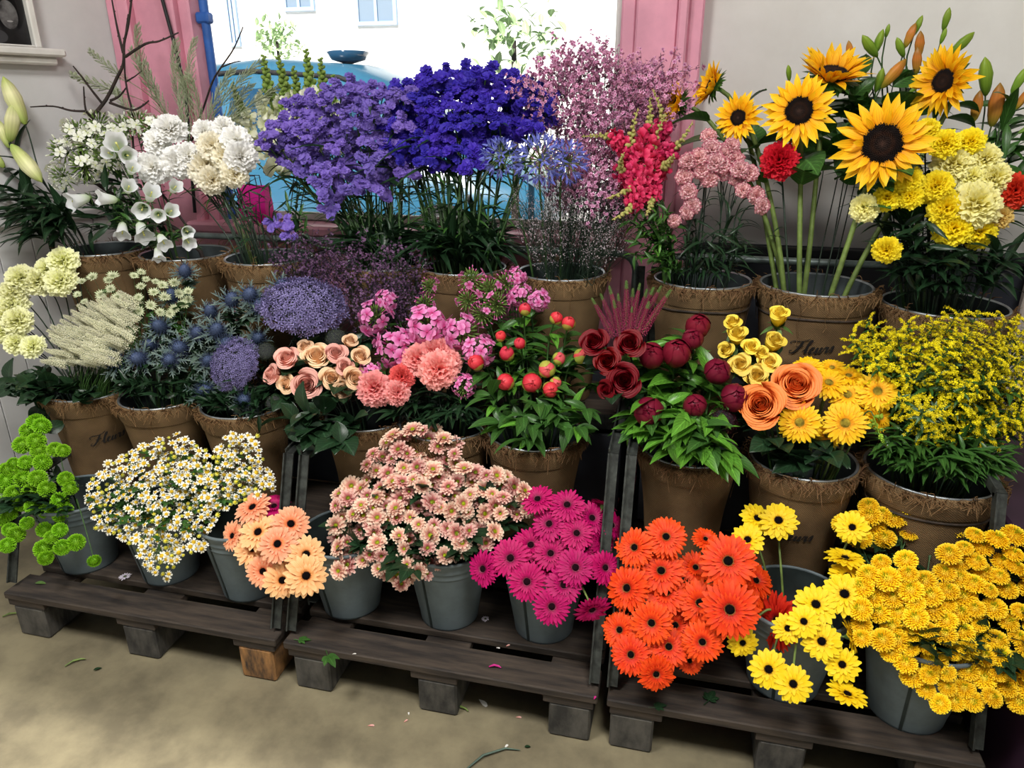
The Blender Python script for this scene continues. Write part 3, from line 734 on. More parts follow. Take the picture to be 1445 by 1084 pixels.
# ------------------------------------------------------------------ the shop: walls, floor, window
YW = 2.5; XC = -2.06
def wallmat(name, c, c2, sc=3.):
    return flat_mat(name, c, .85, c2=c2, scale=sc, bump=.08, spec=.2)
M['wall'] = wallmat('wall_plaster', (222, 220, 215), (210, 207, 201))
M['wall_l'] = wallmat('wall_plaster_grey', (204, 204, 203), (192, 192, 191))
M['pink'] = flat_mat('pink_paint', (226, 156, 176), .45, noise=.10, scale=5., bump=.05)
M['white'] = flat_mat('white_paint', (216, 214, 208), .5, noise=.1, scale=6.)
M['blue'] = flat_mat('blue_paint', (44, 96, 176), .5, noise=.2, scale=12.)
M['purple'] = flat_mat('purple_paint', (58, 34, 54), .5, noise=.2, scale=4.)
M['floor'] = flat_mat('concrete_floor', (150, 140, 112), .7, c2=(112, 104, 84), scale=5., bump=.12, spec=.25)
mb = MB(); mb.box((-4.2, -2.6, -.1), (3.4, YW+.25, 0)); struct(mb.obj('floor', M['floor']), 'bare concrete shop floor with stains', 'floor')
mb = MB()
x0, x1, zs, zt = -1.72, -.245, 1.02, 2.35     # window opening
mb.box((XC-.05, YW, 0), (x0-.02, YW+.05, 2.9)); mb.box((x1+.02, YW, 0), (3.4, YW+.05, 2.9)); mb.box((x0-.02, YW, 0), (x1+.02, YW+.05, zs)); mb.box((x0-.02, YW, zt), (x1+.02, YW+.05, 2.9))
struct(mb.obj('wall_back', M['wall']), 'off-white plaster wall around the shop window', 'wall')
# side wall, splayed from the corner towards the viewer
mb = MB(); ang = math.radians(20); wl = 3.2
o = mb; d = np.array([-math.sin(ang), -math.cos(ang), 0]); nrm = np.array([math.cos(ang), -math.sin(ang), 0])
def lw_pt(s, n, z): return np.array([XC, YW, 0])+d*s+nrm*n+np.array([0, 0, z])
def lw_box(mb, s0, s1, n0, n1, z0, z1, mat=0, bev=0.):
    q = MB(); q.box((s0, n0, z0), (s1, n1, z1), 0, bev); mb.add(q.arrays(), np.stack([d, nrm, np.array([0, 0, 1.])], 1), (XC, YW, 0), mat)
lw_box(mb, -.1, wl, -.12, 0, 0, 2.9)
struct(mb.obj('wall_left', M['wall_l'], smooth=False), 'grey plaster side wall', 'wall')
mb = MB()
for i in range(26):
    lw_box(mb, .02+i*.11, .02+i*.11+.108, .001, .016, 0.02, 1.04, 0, .002)
lw_box(mb, .0, wl-.2, .001, .035, 1.04, 1.075, 0, .006)
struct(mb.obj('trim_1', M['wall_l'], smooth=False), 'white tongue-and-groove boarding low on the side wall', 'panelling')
mb = MB(); mb.box((-4.2, -2.6, 2.9), (3.4, YW+.25, 3.0)); struct(mb.obj('ceiling', M['white']), 'white ceiling', 'ceiling')
mb = MB(); mb.box((3.4, -2.6, 0), (3.5, YW+.25, 2.9)); struct(mb.obj('wall_right', M['wall']), 'plaster wall', 'wall')

# pink window surround, fluted boards of several depths
def moulding(name, xs, z0, z1, label):
    mb = MB()
    for a, b, dep in xs: mb.box((a, YW-dep, z0), (b, YW+.02, z1), 0, .006)
    return struct(mb.obj(name, M['pink'], smooth=False), label, 'window frame')
moulding('trim_2', [(XC, -2.0, .05), (-2.0, -1.955, .075), (-1.955, -1.80, .045), (-1.80, -1.765, .085), (-1.765, x0, .06)], zs-.06, 2.9, 'wide pink fluted window jamb beside the corner')
moulding('trim_3', [(x1, x1+.045, .04), (x1+.045, x1+.17, .055), (x1+.17, x1+.2, .08), (x1+.2, x1+.245, .05)], 0, 2.9, 'pink fluted window jamb beside the off-white wall')
mb = MB(); mb.box((x0-.1, YW-.13, zs-.04), (x1+.05, YW+.14, zs), 0, .01); struct(mb.obj('trim_4', M['pink'], smooth=False), 'pink window sill behind the flowers', 'window sill')
mb = MB()
for i in range(5): mb.box((x0+.02+i*.29, YW-.03, .2), (x0+.02+i*.29+.26, YW+.01, .92), 0, .012)
mb.box((XC, YW-.02, .0), (x1, YW+.005, zs-.04), 0, .004)
struct(mb.obj('trim_5', M['pink'], smooth=False), 'pink panelling under the window sill', 'panelling')
mb = MB()
for a, b in (((x0, YW+.005, zs), (x0+.02, YW+.03, zt)), ((x1-.02, YW+.005, zs), (x1, YW+.03, zt)), ((x0+.02, YW+.005, zs), (x1-.02, YW+.03, zs+.03)), ((x0+.02, YW+.005, zt-.03), (x1-.02, YW+.03, zt))): mb.box(a, b, 0, .004)
wf = struct(mb.obj('window_1', M['white'], smooth=False), 'large shop window onto the bright street', 'window')
m, nt, out = new_mat('clear_glass')
tr = nt.nodes.new('ShaderNodeBsdfTransparent'); gl = N(nt, 'ShaderNodeBsdfGlossy', Roughness=.02); fz = N(nt, 'ShaderNodeFresnel', IOR=1.35); mx = nt.nodes.new('ShaderNodeMixShader')
nt.links.new(fz.outputs[0], mx.inputs[0]); nt.links.new(tr.outputs[0], mx.inputs[1]); nt.links.new(gl.outputs[0], mx.inputs[2]); nt.links.new(mx.outputs[0], out.inputs[0])
mb = MB(); mb.box((x0+.02, YW+.012, zs+.03), (x1-.02, YW+.018, zt-.03)); p = mb.obj('window_pane', m, wf, False)

mb = MB(); mb.box((x1+.26, YW-.03, 0), (3.3, YW-.002, 1.0), 0, .004)
struct(mb.obj('trim_6', M['slate'], smooth=False), 'dark slate boarding low on the wall behind the sunflower pots', 'panelling')
mb = MB(); mb.box((x1+.26, YW-.06, .97), (3.3, YW-.03, 1.0), 0, .004)
struct(mb.obj('trim_7', flat_mat('black_rail', (24, 24, 27), .5), smooth=False), 'black rail along the top of the slate boarding', 'rail')
# picture on its ledge
mb = MB(); S0 = .29
lw_box(mb, S0-.05, 1.5, .0, .07, 1.575, 1.6, 0, .006); lw_box(mb, S0-.03, 1.5, .0, .045, 1.55, 1.575, 0, .006)
tag(mb.obj('picture_ledge', M['white'], smooth=False), 'white moulded ledge under the framed picture on the side wall', 'shelf')
pf = thing('framed_portrait', 'black and white portrait in a white frame standing on the ledge', 'picture', tuple(lw_pt(.6, .03, 1.6)))
loc0 = np.array(pf.location)
def on_l(name, mat, s0, s1, n0, n1, z0, z1, par, bev=.003):
    mb = MB(); lw_box(mb, s0, s1, n0, n1, z0, z1, 0, bev); o = mb.obj(name, mat, par, False); o.location = -loc0; return o
mb = MB()
for a in ((S0+.01, S0+.032, .01, .045, 1.6, 2.1), (.93, .955, .01, .045, 1.6, 2.1), (S0+.032, .93, .01, .045, 2.07, 2.1), (S0+.032, .93, .01, .045, 1.6, 1.608)): lw_box(mb, *a, 0, .004)
q = mb.obj('frame', M['white'], pf, False); q.location = -loc0
on_l('print', flat_mat('dark_print', (70, 70, 72), .35, c2=(14, 14, 15), scale=3.), S0+.03, .935, .012, .02, 1.605, 2.08, pf, 0)
mb = MB()
def face_patch(cs, cz, w, h, mat):
    th = np.linspace(0, 2*PI, 28)[:-1]
    V = [lw_pt(cs+w*math.cos(a), .0206+.0004*mat, cz+h*math.sin(a)) for a in th]+[lw_pt(cs, .0206+.0004*mat, cz)]
    mb.raw(V, [[k, (k+1) % 27, 27, 27] for k in range(27)], None, mat)
face_patch(.375, 1.72, .05, .075, 1); face_patch(.375, 1.695, .028, .042, 2); face_patch(.47, 1.70, .045, .07, 0); face_patch(.475, 1.715, .04, .06, 1); face_patch(.465, 1.685, .025, .04, 2); face_patch(.374, 1.676, .009, .0025, 3); face_patch(.375, 1.729, .026, .018, 1); face_patch(.352, 1.70, .009, .045, 1); face_patch(.398, 1.70, .009, .045, 1); face_patch(.42, 1.63, .03, .02, 0); face_patch(.366, 1.706, .005, .003, 1); face_patch(.386, 1.706, .005, .003, 1); face_patch(.46, 1.695, .005, .003, 1); face_patch(.46, 1.67, .010, .003, 1)
q = mb.obj('portrait', [flat_mat('print_grey', (52, 52, 54), .4), flat_mat('print_black', (16, 16, 17), .4), flat_mat('print_face', (104, 102, 102), .4, noise=.55, scale=26), flat_mat('print_light', (150, 148, 146), .4)], pf, False); q.location = -loc0

# cable on the window jamb
c0, c1 = at(221, -30, Y=YW-.1), at(262, 130, Y=YW-.1)
mb = MB(); mb.tube([c0, (c0+c1)/2+np.array([.004, 0, 0]), c1, at(275, 300, Y=YW-.1)], .006, 6); tag(mb.obj('cable', flat_mat('black_rubber', (18, 18, 20), .5)), 'thin black cable hanging down the pink window jamb', 'cable')

# dark purple counter and pale board at the right end
mb = MB(); mb.box((.765, 1.12, .0), (1.5, 2.3, .53), 0, .008); cu = mb.obj('cabinet', M['purple'], smooth=False)
tag(cu, 'dark purple painted cabinet at the end of the racks', 'cabinet')
mb = MB(); mb.box((.76, 1.1, .53), (1.52, 2.32, .55), 0, .006); mb.obj('top', M['purple'], cu, False)
mb = MB(); mb.box((.79, 1.112, .06), (1.12, 1.12, .50), 0, .004); mb.obj('door', M['purple'], cu, False)
mb = MB(); mb.box((.98, 2.36, .0), (1.9, 2.385, 1.14), 0, .004); tag(mb.obj('wooden_board', flat_mat('pale_board', (190, 180, 170), .7, c2=(140, 124, 118), scale=4, stretch=(14, 1, 1)), smooth=False), 'pale grained board standing against the wall behind the yellow carnations', 'board')

# magenta gift bag on the sill
gp = at(362, 300, Y=YW-.06); gp[2] = zs
gb = thing('gift_bag', 'bright magenta bag on the window sill behind the white carnations', 'bag', tuple(gp))
mb = MB(); w, dp, h = .055, .03, .13
P = np.array([[(-w, -dp, 0), (w, -dp, 0), (w, dp, 0), (-w, dp, 0)], [(-w*1.02, -dp*.9, h*.5), (w*1.02, -dp*.9, h*.5), (w*1.02, dp*.9, h*.5), (-w*1.02, dp*.9, h*.5)], [(-w, -dp*.5, h), (w, -dp*.5, h), (w, dp*.5, h), (-w, dp*.5, h)]])
mb.grid(P, None, 0, wrap=True); mb.raw(P[0], [[3, 2, 1, 0]]); mb.obj('body', petal_mat('magenta_paper', G3((216, 30, 150), (230, 50, 170)), streak=0, trans=.4), gb, False)
for sgn in (-1, 1):
    mb = MB(); mb.tube([(-.025, sgn*dp*.5, h-.01), (-.02, sgn*dp*.5, h+.035), (.02, sgn*dp*.5, h+.035), (.025, sgn*dp*.5, h-.01)], .002, 5); mb.obj('handle', M['purple'], gb)

# ------------------------------------------------------------------ the street outside
mb = MB(); mb.box((-16, YW+.25, -.16), (8, 30, -.06)); o = struct(mb.obj('street_ground', flat_mat('pale_paving', (200, 198, 194), .8, noise=.1, scale=2.)), 'bright paved street outside', 'street')
fac = thing('house_facade', 'white rendered house across the street', 'house', (-4, 15, -.06)); fac['kind'] = 'structure'
mb = MB(); mb.box((-16, 15, 0), (9, 15.6, 7)); q = mb.obj('front_wall', flat_mat('white_render', (236, 236, 232), .8, noise=.04, scale=2), fac, False); q.location = (4, -15, .06)
for pa, pb in (((313, -40), (342, 70)), ((395, -60), (446, 20)), ((500, -30), (562, 40)), ((640, -60), (700, -6))):
    q0, q1 = at(*pa, Y=15), at(*pb, Y=15); wx, wz, ww, wh = q0[0], q1[2]+.06, q1[0]-q0[0], q0[2]-q1[2]
    mb = MB(); e = .07
    for a in ((wx, wz, wx+ww, wz+e), (wx, wz+wh-e, wx+ww, wz+wh), (wx, wz+e, wx+e, wz+wh-e), (wx+ww-e, wz+e, wx+ww, wz+wh-e), (wx+ww/2-.03, wz+e, wx+ww/2+.03, wz+wh-e)): mb.box((a[0], 14.93, a[1]), (a[2], 15.0, a[3]))
    q = mb.obj('window', flat_mat('pale_blue_frame', (150, 176, 204), .6), fac, False); q.location = (4, -15, .06)
    mb = MB(); mb.box((wx+.05, 14.97, wz+.05), (wx+ww-.05, 14.985, wz+wh-.05)); q2 = mb.obj('pane', flat_mat('grey_glass', (118, 134, 150), .3, spec=.5), q, False)
# blue down pipe by the window
bp = at(297, 80, Y=YW-.02)
mb = MB(); mb.tube([(bp[0], YW-.02, zs), (bp[0], YW-.02, 1.4), (bp[0], YW-.02, 1.72), (bp[0], YW-.02, 2.6)], .016, 10); bpo = mb.obj('down_pipe', M['blue']); tag(bpo, 'blue painted pipe standing on the sill against the window jamb', 'pipe')
mb = MB(); mb.box((bp[0]-.028, YW-.04, 1.69), (bp[0]+.022, YW-.001, 1.725), 0, .006); mb.obj('bracket', M['blue'], bpo, False)
# blue car parked outside
CY = 7.2
car = thing('car', 'blue parked car whose roof shows above the snapdragons', 'car', (-3.6, CY, -.06))
M['car'] = flat_mat('car_blue', (40, 90, 116), .3, spec=.6); M['carglass'] = flat_mat('car_glass', (22, 58, 84), .1, spec=.7); M['tyre'] = flat_mat('tyre_rubber', (24, 24, 26), .8)
sec = [(-2.3, .45, .95, .70), (-2.15, .35, 1.55, .80), (-1.6, .3, 1.80, .84), (-.4, .3, 1.90, .84), (.45, .3, 1.84, .84), (.95, .3, 1.66, .84), (1.5, .3, 1.12, .82), (2.1, .32, .98, .78), (2.35, .42, .8, .70)]
P = []
for x, zb, zt_, w in sec:
    r_ = []
    for y, z in ((-w, zb), (-w*1.02, (zb+min(zt_, 1.0))/2), (-w, min(zt_-.05, 1.02)), (-w*.82, zt_-.08), (-w*.6, zt_), (0, zt_+.02), (w*.6, zt_), (w*.82, zt_-.08), (w, min(zt_-.05, 1.02)), (w*1.02, (zb+min(zt_, 1.0))/2), (w, zb)): r_.append((x, y, z))
    P.append(r_)
mb = MB(); P = np.array(P); mb.grid(P, None, 0, wrap=True); mb.raw(P[0], [[0, k, k+1, k+1] for k in range(1, 10)]); mb.raw(P[-1], [[0, k, k+1, k+1] for k in range(1, 10)]); mb.obj('body', M['car'], car)
for xa, xb in ((-1.9, -.75), (-.65, .4), (.48, .92)):
    mb = MB(); mb.raw([(xa, -.865, 1.06), (xb, -.865, 1.06), (xb-(.12 if xb > .5 else 0), -.72, 1.62 if xb < .5 else 1.5), (xa, -.72, 1.66)], [[0, 1, 2, 3]]); mb.obj('side_window', M['carglass'], car, False)
mb = MB(); mb.tube([(-2.0, -.70, 1.70), (-.4, -.705, 1.79), (.45, -.70, 1.73), (.95, -.70, 1.56), (1.5, -.74, 1.06)], .02, 6); mb.obj('roof_rail', M['tyre'], car)
for wx in (-1.45, 1.45):
    for sy in (-1, 1):
        mb = MB(); mb.lathe([(.001, -.1), (.2, -.1), (.31, -.09), (.33, -.04), (.33, .06), (.31, .1), (.001, .1)], 20)
        q = mb.obj('wheel', M['tyre'], car); q.rotation_euler = (PI/2, 0, 0); q.location = (wx, sy*.78, .33)
mb = MB(); mb.lathe([(.05, 0), (.16, .03), (.21, .1), (.18, .11), (.001, .09)], 16); q = mb.obj('roof_lamp', M['carglass'], car); bq = at(486, 92, Y=CY-.2); q.location = (bq[0]+3.6, -.1, 1.87)
# shrub outside
def shrub(name, label, x, y, z, R, n, mat, sd):
    r = random.Random(sd); t = thing(name, label, 'plant', (x, y, -.06))
    mb = MB(); la = LEAF['ovate'].arrays()
    for i in range(n):
        dd = rdir(r, .2); c = dd*R*r.uniform(.3, 1.)*np.array([1, .8, .8])+np.array([0, 0, z])
        mb.add(la, leaf_basis(rdir(r, .3), r)*.12*r.uniform(.6, 1.2), c)
    mb.obj('foliage', M[mat], t); mb = MB(); mb.tube([(0, 0, 0), (.02, 0, z*.5), (0, 0, z)], [.04, .03, .02], 6); mb.obj('trunk', M['twig'], t)
c = at(390, 52, Y=11); shrub('bush', 'glare-paled leafy bush across the street beyond the car', c[0], 11, c[2], .42, 260, 'leaf_glare', 3)
c = at(725, 35, Y=6); shrub('bush', 'sparse green bush outside the middle of the window', c[0], 6, c[2]-.05, .42, 150, 'leaf_glare', 4)

# ------------------------------------------------------------------ pallets and flower racks
def pallet(xa, xb, label):
    t = thing('pallet', label, 'pallet', ((xa+xb)/2, 1.31, 0), 'pallets under the flower racks'); W = (xb-xa)/2; r = random.Random(int(xa*100))
    ys = [(0, .092), (.132, .33), (.37, .48), (.53, .66), (.71, .8)]
    for a, b in ys:
        mb = MB(); mb.box((-W+r.uniform(0, .006), a, .122), (W-r.uniform(0, .006), b, .144), 0, .003); mb.obj('deck_board', M['board'], t, False)
    for k, cx in enumerate((-W+.07, 0, W-.07)):
        mb = MB(); mb.box((cx-.06, .004, .1), (cx+.06, .796, .122), 0, .002); mb.obj('stringer_board', M['board'], t, False)
        for a in (.005, .33, .65):
            mb = MB(); h = r.uniform(-.008, .008); mb.box((cx-.05+h, a, .0), (cx+.05+h, a+.13, .0995), 0, .005)
            raw = a < .1 and k == 2 and xa < -1.5
            mb.obj('block', M['block_raw'] if raw else M['block'], t, False)
    return t
PAL = [(-1.79, -.935), (-.915, -.108), (-.09, .70)]
pallet(*PAL[0], 'dark wooden pallet under the chamomile, with a freshly split corner block')
pallet(*PAL[1], 'dark wooden pallet under the pink chrysanthemums')
pallet(*PAL[2], 'dark wooden pallet under the orange and yellow gerberas')
ZM, ZB = .285, .595
def bar(mb, a, b, w=.011):
    a, b = np.array(a, float), np.array(b, float)
    dd = (b-a)/np.linalg.norm(b-a); s = np.cross(dd, [1, 0, 0]); s /= np.linalg.norm(s)+1e-9; x = np.array([1., 0, 0]) if abs(dd[0]) < .9 else np.array([0, 0, 1.])
    if abs(dd[0]) > .9: s = np.array([0, 1., 0])
    for p, q in ((x*w, s*.002), (x*.002, s*w)):
        V = [c+i*p+j*q+(x*w*-1 if abs(p @ x) < .005 else 0) for c in (a, b) for i, j in ((-1, -1), (1, -1), (1, 1), (-1, 1))]
        mb.raw(V, [[0, 1, 2, 3], [7, 6, 5, 4], [0, 4, 5, 1], [1, 5, 6, 2], [2, 6, 7, 3], [3, 7, 4, 0]])
def rack(xa, xb, label, tops=(.52, .52)):
    t = thing('flower_rack', label, 'rack', ((xa+xb)/2, 1.33, .144), 'stepped flower racks'); W = (xb-xa)/2
    for s in (-1, 1):
        x = s*(W-.012)
        tp = tops[s > 0]; yt = .005+.375*tp
        mb = MB(); bar(mb, (x, .012, .012), (x, yt, tp)); mb.obj('front_leg', M['steel'], t, False)
        mb = MB(); bar(mb, (x, yt, tp), (x, .60, tp+.04)); mb.obj('brace', M['steel'], t, False)
        mb = MB(); bar(mb, (x, .85, .012), (x, .85, .83)); mb.obj('rear_leg', M['steel'], t, False)
        mb = MB(); bar(mb, (x, .22, ZM-.170), (x, .86, ZM-.170)); bar(mb, (x, .55, ZB-.170), (x, .86, ZB-.170)); bar(mb, (x, .12, .02), (x, .8, .02)); mb.obj('side_rail', M['steel'], t, False)
    for (a, b, z) in ((.295, .54, ZM), (.58, .86, ZB)):
        mb = MB(); mb.box((-W+.015, a, z-.172), (W-.015, b, z-.146), 0, .003); mb.obj('shelf', M['board'], t, False)
        mb = MB(); mb.box((-W+.015, a-.004, z-.186), (W-.015, a+.0, z-.142)); mb.obj('shelf_edge', M['steel'], t, False)
    mb = MB(); mb.box((-W+.02, .545, ZM-.14), (W-.02, .557, ZB-.19), 0, .002); mb.obj('riser_board', M['slate'], t, False)
    mb = MB(); mb.box((-W+.02, .875, .02), (W-.02, .885, ZB-.05), 0, .002); mb.obj('back_board', M['slate'], t, False)
    mb = MB(); h = .86; rr = .05
    pts = [(-W+.03, .87, .5), (-W+.03, .87, h-rr)]+[(-W+.03+rr*(1-math.cos(q)), .87, h-rr+rr*math.sin(q)) for q in (.4, .8, 1.2, 1.57)]
    pts += [(-x, y, z) for x, y, z in pts[::-1]]
    mb.tube(pts, .011, 8); mb.obj('back_hoop', M['pipe'], t)
    return t
rack(*[PAL[0][0]+.0, PAL[0][1]], 'steel stepped rack of pots on the pallet with chamomile', (.27, .44))
rack(*PAL[1], 'steel stepped rack of pots on the pallet with pink chrysanthemums', (.44, .52))
rack(*PAL[2], 'steel stepped rack of pots on the pallet with orange gerberas')

# ------------------------------------------------------------------ pots and buckets
def smooth_path(p, k=6):
    p = np.array(p, float); o = []
    for i in range(len(p)-1):
        a, b, c, e = p[max(i-1, 0)], p[i], p[i+1], p[min(i+2, len(p)-1)]
        for t in np.linspace(0, 1, k, endpoint=False):
            o.append(.5*((2*b)+(-a+c)*t+(2*a-5*b+4*c-e)*t*t+(-a+3*b-3*c+e)*t**3))
    o.append(p[-1]); return np.array(o)
FLEURS = [[(-.5, .72), (-.62, .9), (-.42, 1.02), (-.1, 1.0), (.25, 1.02), (.55, 1.1), (.78, 1.28)], [(.35, 1.05), (.25, .7), (.12, .3), (-.1, -.02), (-.35, -.05), (-.42, .12), (-.25, .2)], [(-.05, .52), (.2, .56), (.5, .6)],
          [(.55, .12), (.8, .5), (1.02, .95), (1.0, 1.12), (.88, 1.0), (.8, .5), (.8, .12), (.92, 0), (1.08, .12)], [(1.08, .12), (1.3, .3), (1.36, .46), (1.24, .48), (1.15, .28), (1.2, .04), (1.36, .02), (1.5, .16)],
          [(1.5, .16), (1.62, .46), (1.58, .14), (1.66, .0), (1.8, .14), (1.92, .46), (1.88, .12), (1.97, 0), (2.08, .14)], [(2.08, .14), (2.2, .5), (2.26, .42), (2.4, .44), (2.38, .12), (2.46, 0), (2.56, .12)], [(2.56, .12), (2.76, .52), (2.84, .26), (2.76, .02), (2.58, .08)]]
def lettering(R0, R1, H, zc, size):
    mb = MB()
    for st in FLEURS:
        p = smooth_path(st); t = np.gradient(p, axis=0); t /= np.linalg.norm(t, axis=1)[:, None]+1e-9
        nn = np.stack([-t[:, 1], t[:, 0]], 1)
        wd = .04+.07*np.clip(-t[:, 1], 0, 1); wd *= np.interp(np.linspace(0, 1, len(p)), [0, .1, .9, 1], [.5, 1, 1, .5])
        rows = []
        for sgn in (-1, 1):
            q = p+nn*wd[:, None]*sgn; x = (q[:, 0]-1.1+.25*q[:, 1])*size; y = zc+q[:, 1]*size+.1*x
            R = R0+(R1-R0)*y/H+.0072; a = -PI/2+x/R
            rows.append(np.stack([R*np.cos(a), R*np.sin(a), y], -1))
        mb.grid(np.stack(rows, 1))
    return mb
def burlap_parts(Rt, Rb, H, sd, gap, band, fringe=1.):
    r = random.Random(sd); can = MB()
    can.lathe([(.001, 0), (Rb, 0), (Rt, H), (Rt+.003, H+.004), (Rt, H+.007), (Rt-.004, H+.003)], 40); can.lathe([(Rt-.004, H+.003), (Rb-.003, .01), (.001, .008)], 40, 1)
    bl = MB(); a0, a1 = gap+.16, gap+2*PI-.16
    pr = []
    for i in range(15):
        f = i/14; pr.append((Rb+(Rt-Rb)*f+.004+.0015*math.sin(f*9), .002+(H-.006)*f))
    bl.lathe(pr, 64, 0, a0, a1, True)
    pr = [(Rt+.004, H-.05), (Rt+.009, H-.03), (Rt+.010, H-.008), (Rt+.006, H+.002), (Rt+.001, H+.002)]
    bl.lathe(pr, 64, 0, a0, a1, True)
    fr = MB(); n = int(300*fringe)
    for i in range(n):
        a = a0+(a1-a0)*r.random(); L = r.uniform(.008, .036)*(.6+.6*math.sin(a*5+sd)**2)*(1.5 if r.random() < .07 else 1); da = r.uniform(-.2, .2); up = r.random() < .22
        R = Rt+.008
        if up: p = [(R-.003, a, H-.004), (R+.004, a+da*.5, H+.5*L), (R+.014, a+da, H+.6*L)]
        else: p = [(R-.004, a, H), (R+.006+r.random()*.010, a+da*.4, H-.2*L), (R+.005+r.random()*.010, a+da, H-L)]
        fr.tube([(q*math.cos(b), q*math.sin(b), z) for q, b, z in p], [.0013, .0012, .0006], 3, cap=False)
    for i in range(5):
        a = r.uniform(a0, a1); z = H-.02; L = r.uniform(.05, .12)
        fr.tube([((Rt+.011-.03*j*L)*math.cos(a+.03*math.sin(j*2.)), (Rt+.011-.03*j*L)*math.sin(a+.03*math.sin(j*2.)), z-L*j/5) for j in range(6)], .0008, 3, cap=False)
    bd = None
    if band:
        bd = MB(); zz = H-.062
        bd.tube([((Rb+(Rt-Rb)*zz/H+.007)*math.cos(a), (Rb+(Rt-Rb)*zz/H+.007)*math.sin(a), zz+.003*math.sin(3*a)) for a in np.linspace(a0, a1, 60)], .0035, 5)
    return can, bl, fr, bd
POT = {}
def pot(key, x, y, zb, Rt, Rb, H, label, group, band=False, text=None, gap=.6, sd=1, name='burlap_pot', fringe=1.):
    t = thing(name, label, 'flower pot', (x, y, zb), group)
    can, bl, fr, bd = burlap_parts(Rt, Rb, H, sd, gap, band, fringe)
    can.obj('metal_can', [M['tin'], M['tin_shade']], t); bl.obj('burlap_wrap', M['burlap'], t); fr.obj('burlap_fringe', M['fringe'], t)
    if bd: bd.obj('wire_band', M['rope'], t)
    if text:
        q = lettering(Rb, Rt, H, text[0], text[2]).obj('lettering', M['ink'], t); q.rotation_euler = (0, 0, text[1])
    POT[key] = (x, y, zb, Rt, H)
def px_x(px, Y, Z):      # world X under a picture column, at a known depth and height
    lo, hi = -4., 3.
    for _ in range(50):
        m = (lo+hi)/2
        if proj((m, Y, Z))[0] < px: lo = m
        else: hi = m
    return lo
YB_, YM_ = 2.05, 1.72
HB, HM = .375, .325
def facing(x, y): return math.atan2(y, x)-PI/2       # turn a pot's front towards the viewer
backs = [('B1', 148, 'of white lilies', {}), ('B2', 262, 'of white bellflowers and phlox', {}), ('B3', 380, 'of long-stemmed white carnations', {}), ('B4', 545, 'of lilac statice', {}), ('B5', 655, 'of violet-blue statice', {}),
         ('B6', 792, 'of pink waxflower and blue agapanthus', {}), ('B7', 991, 'of pink snapdragons', dict(band=True)), ('B8', 1151, 'of sunflowers', dict(band=True, text=(.225, .0, .032))), ('B9', 1336, 'of yellow carnations and orange lily buds', dict(band=True))]
for k, px, lb, kw in backs:
    x = px_x(px, YB_, ZB+HB); kw = dict(kw)
    if kw.get('text'): kw['text'] = (kw['text'][0], facing(x, YB_)+.06, kw['text'][2])
    z = ZB-.035 if k == 'B9' else ZB; Rt = dict(B1=.134, B2=.138, B3=.134, B4=.124, B5=.124, B6=.125, B7=.130, B8=.142, B9=.148)[k]
    pot(k, x, YB_, z, Rt, Rt*.74, HB, 'burlap-wrapped metal pot '+lb+' on the top shelf', 'burlap pots on the top shelves', gap=.25 if x < .5 else .1, sd=len(POT)+3, **kw)
mids = [('M1', 128, 'of cream carnations', dict(text=(.185, .10, .029))), ('M2', 232, 'of masterwort and blue sea holly', {}), ('M3', 347, 'of purple throatwort', {}), ('M4', 520, 'of pink and peach roses', dict(text=(.15, -.35, .028))), ('M5', 628, 'of salmon carnations and pink phlox', {}),
        ('M6', 755, 'of coral peony buds', dict(text=(.19, -.12, .027))), ('M7', 972, 'of dark red peonies', {}), ('M8', 1133, 'of orange roses and golden gerberas', dict(text=(.155, -.05, .03))), ('M9', 1312, 'of goldenrod', dict(band=True))]
for k, px, lb, kw in mids:
    x = px_x(px, YM_, ZM+HM); kw = dict(kw)
    if kw.get('text'): kw['text'] = (kw['text'][0], facing(x, YM_)+kw['text'][1], kw['text'][2])
    big = dict(M9=.016, M7=-.006, M4=-.01).get(k, -.002)
    pot(k, x, YM_, ZM, .126+big, .088+big, HM, 'burlap-wrapped metal pot '+lb+' on the middle shelf', 'burlap pots on the middle shelves', gap=.3, sd=len(POT)+3, **kw)
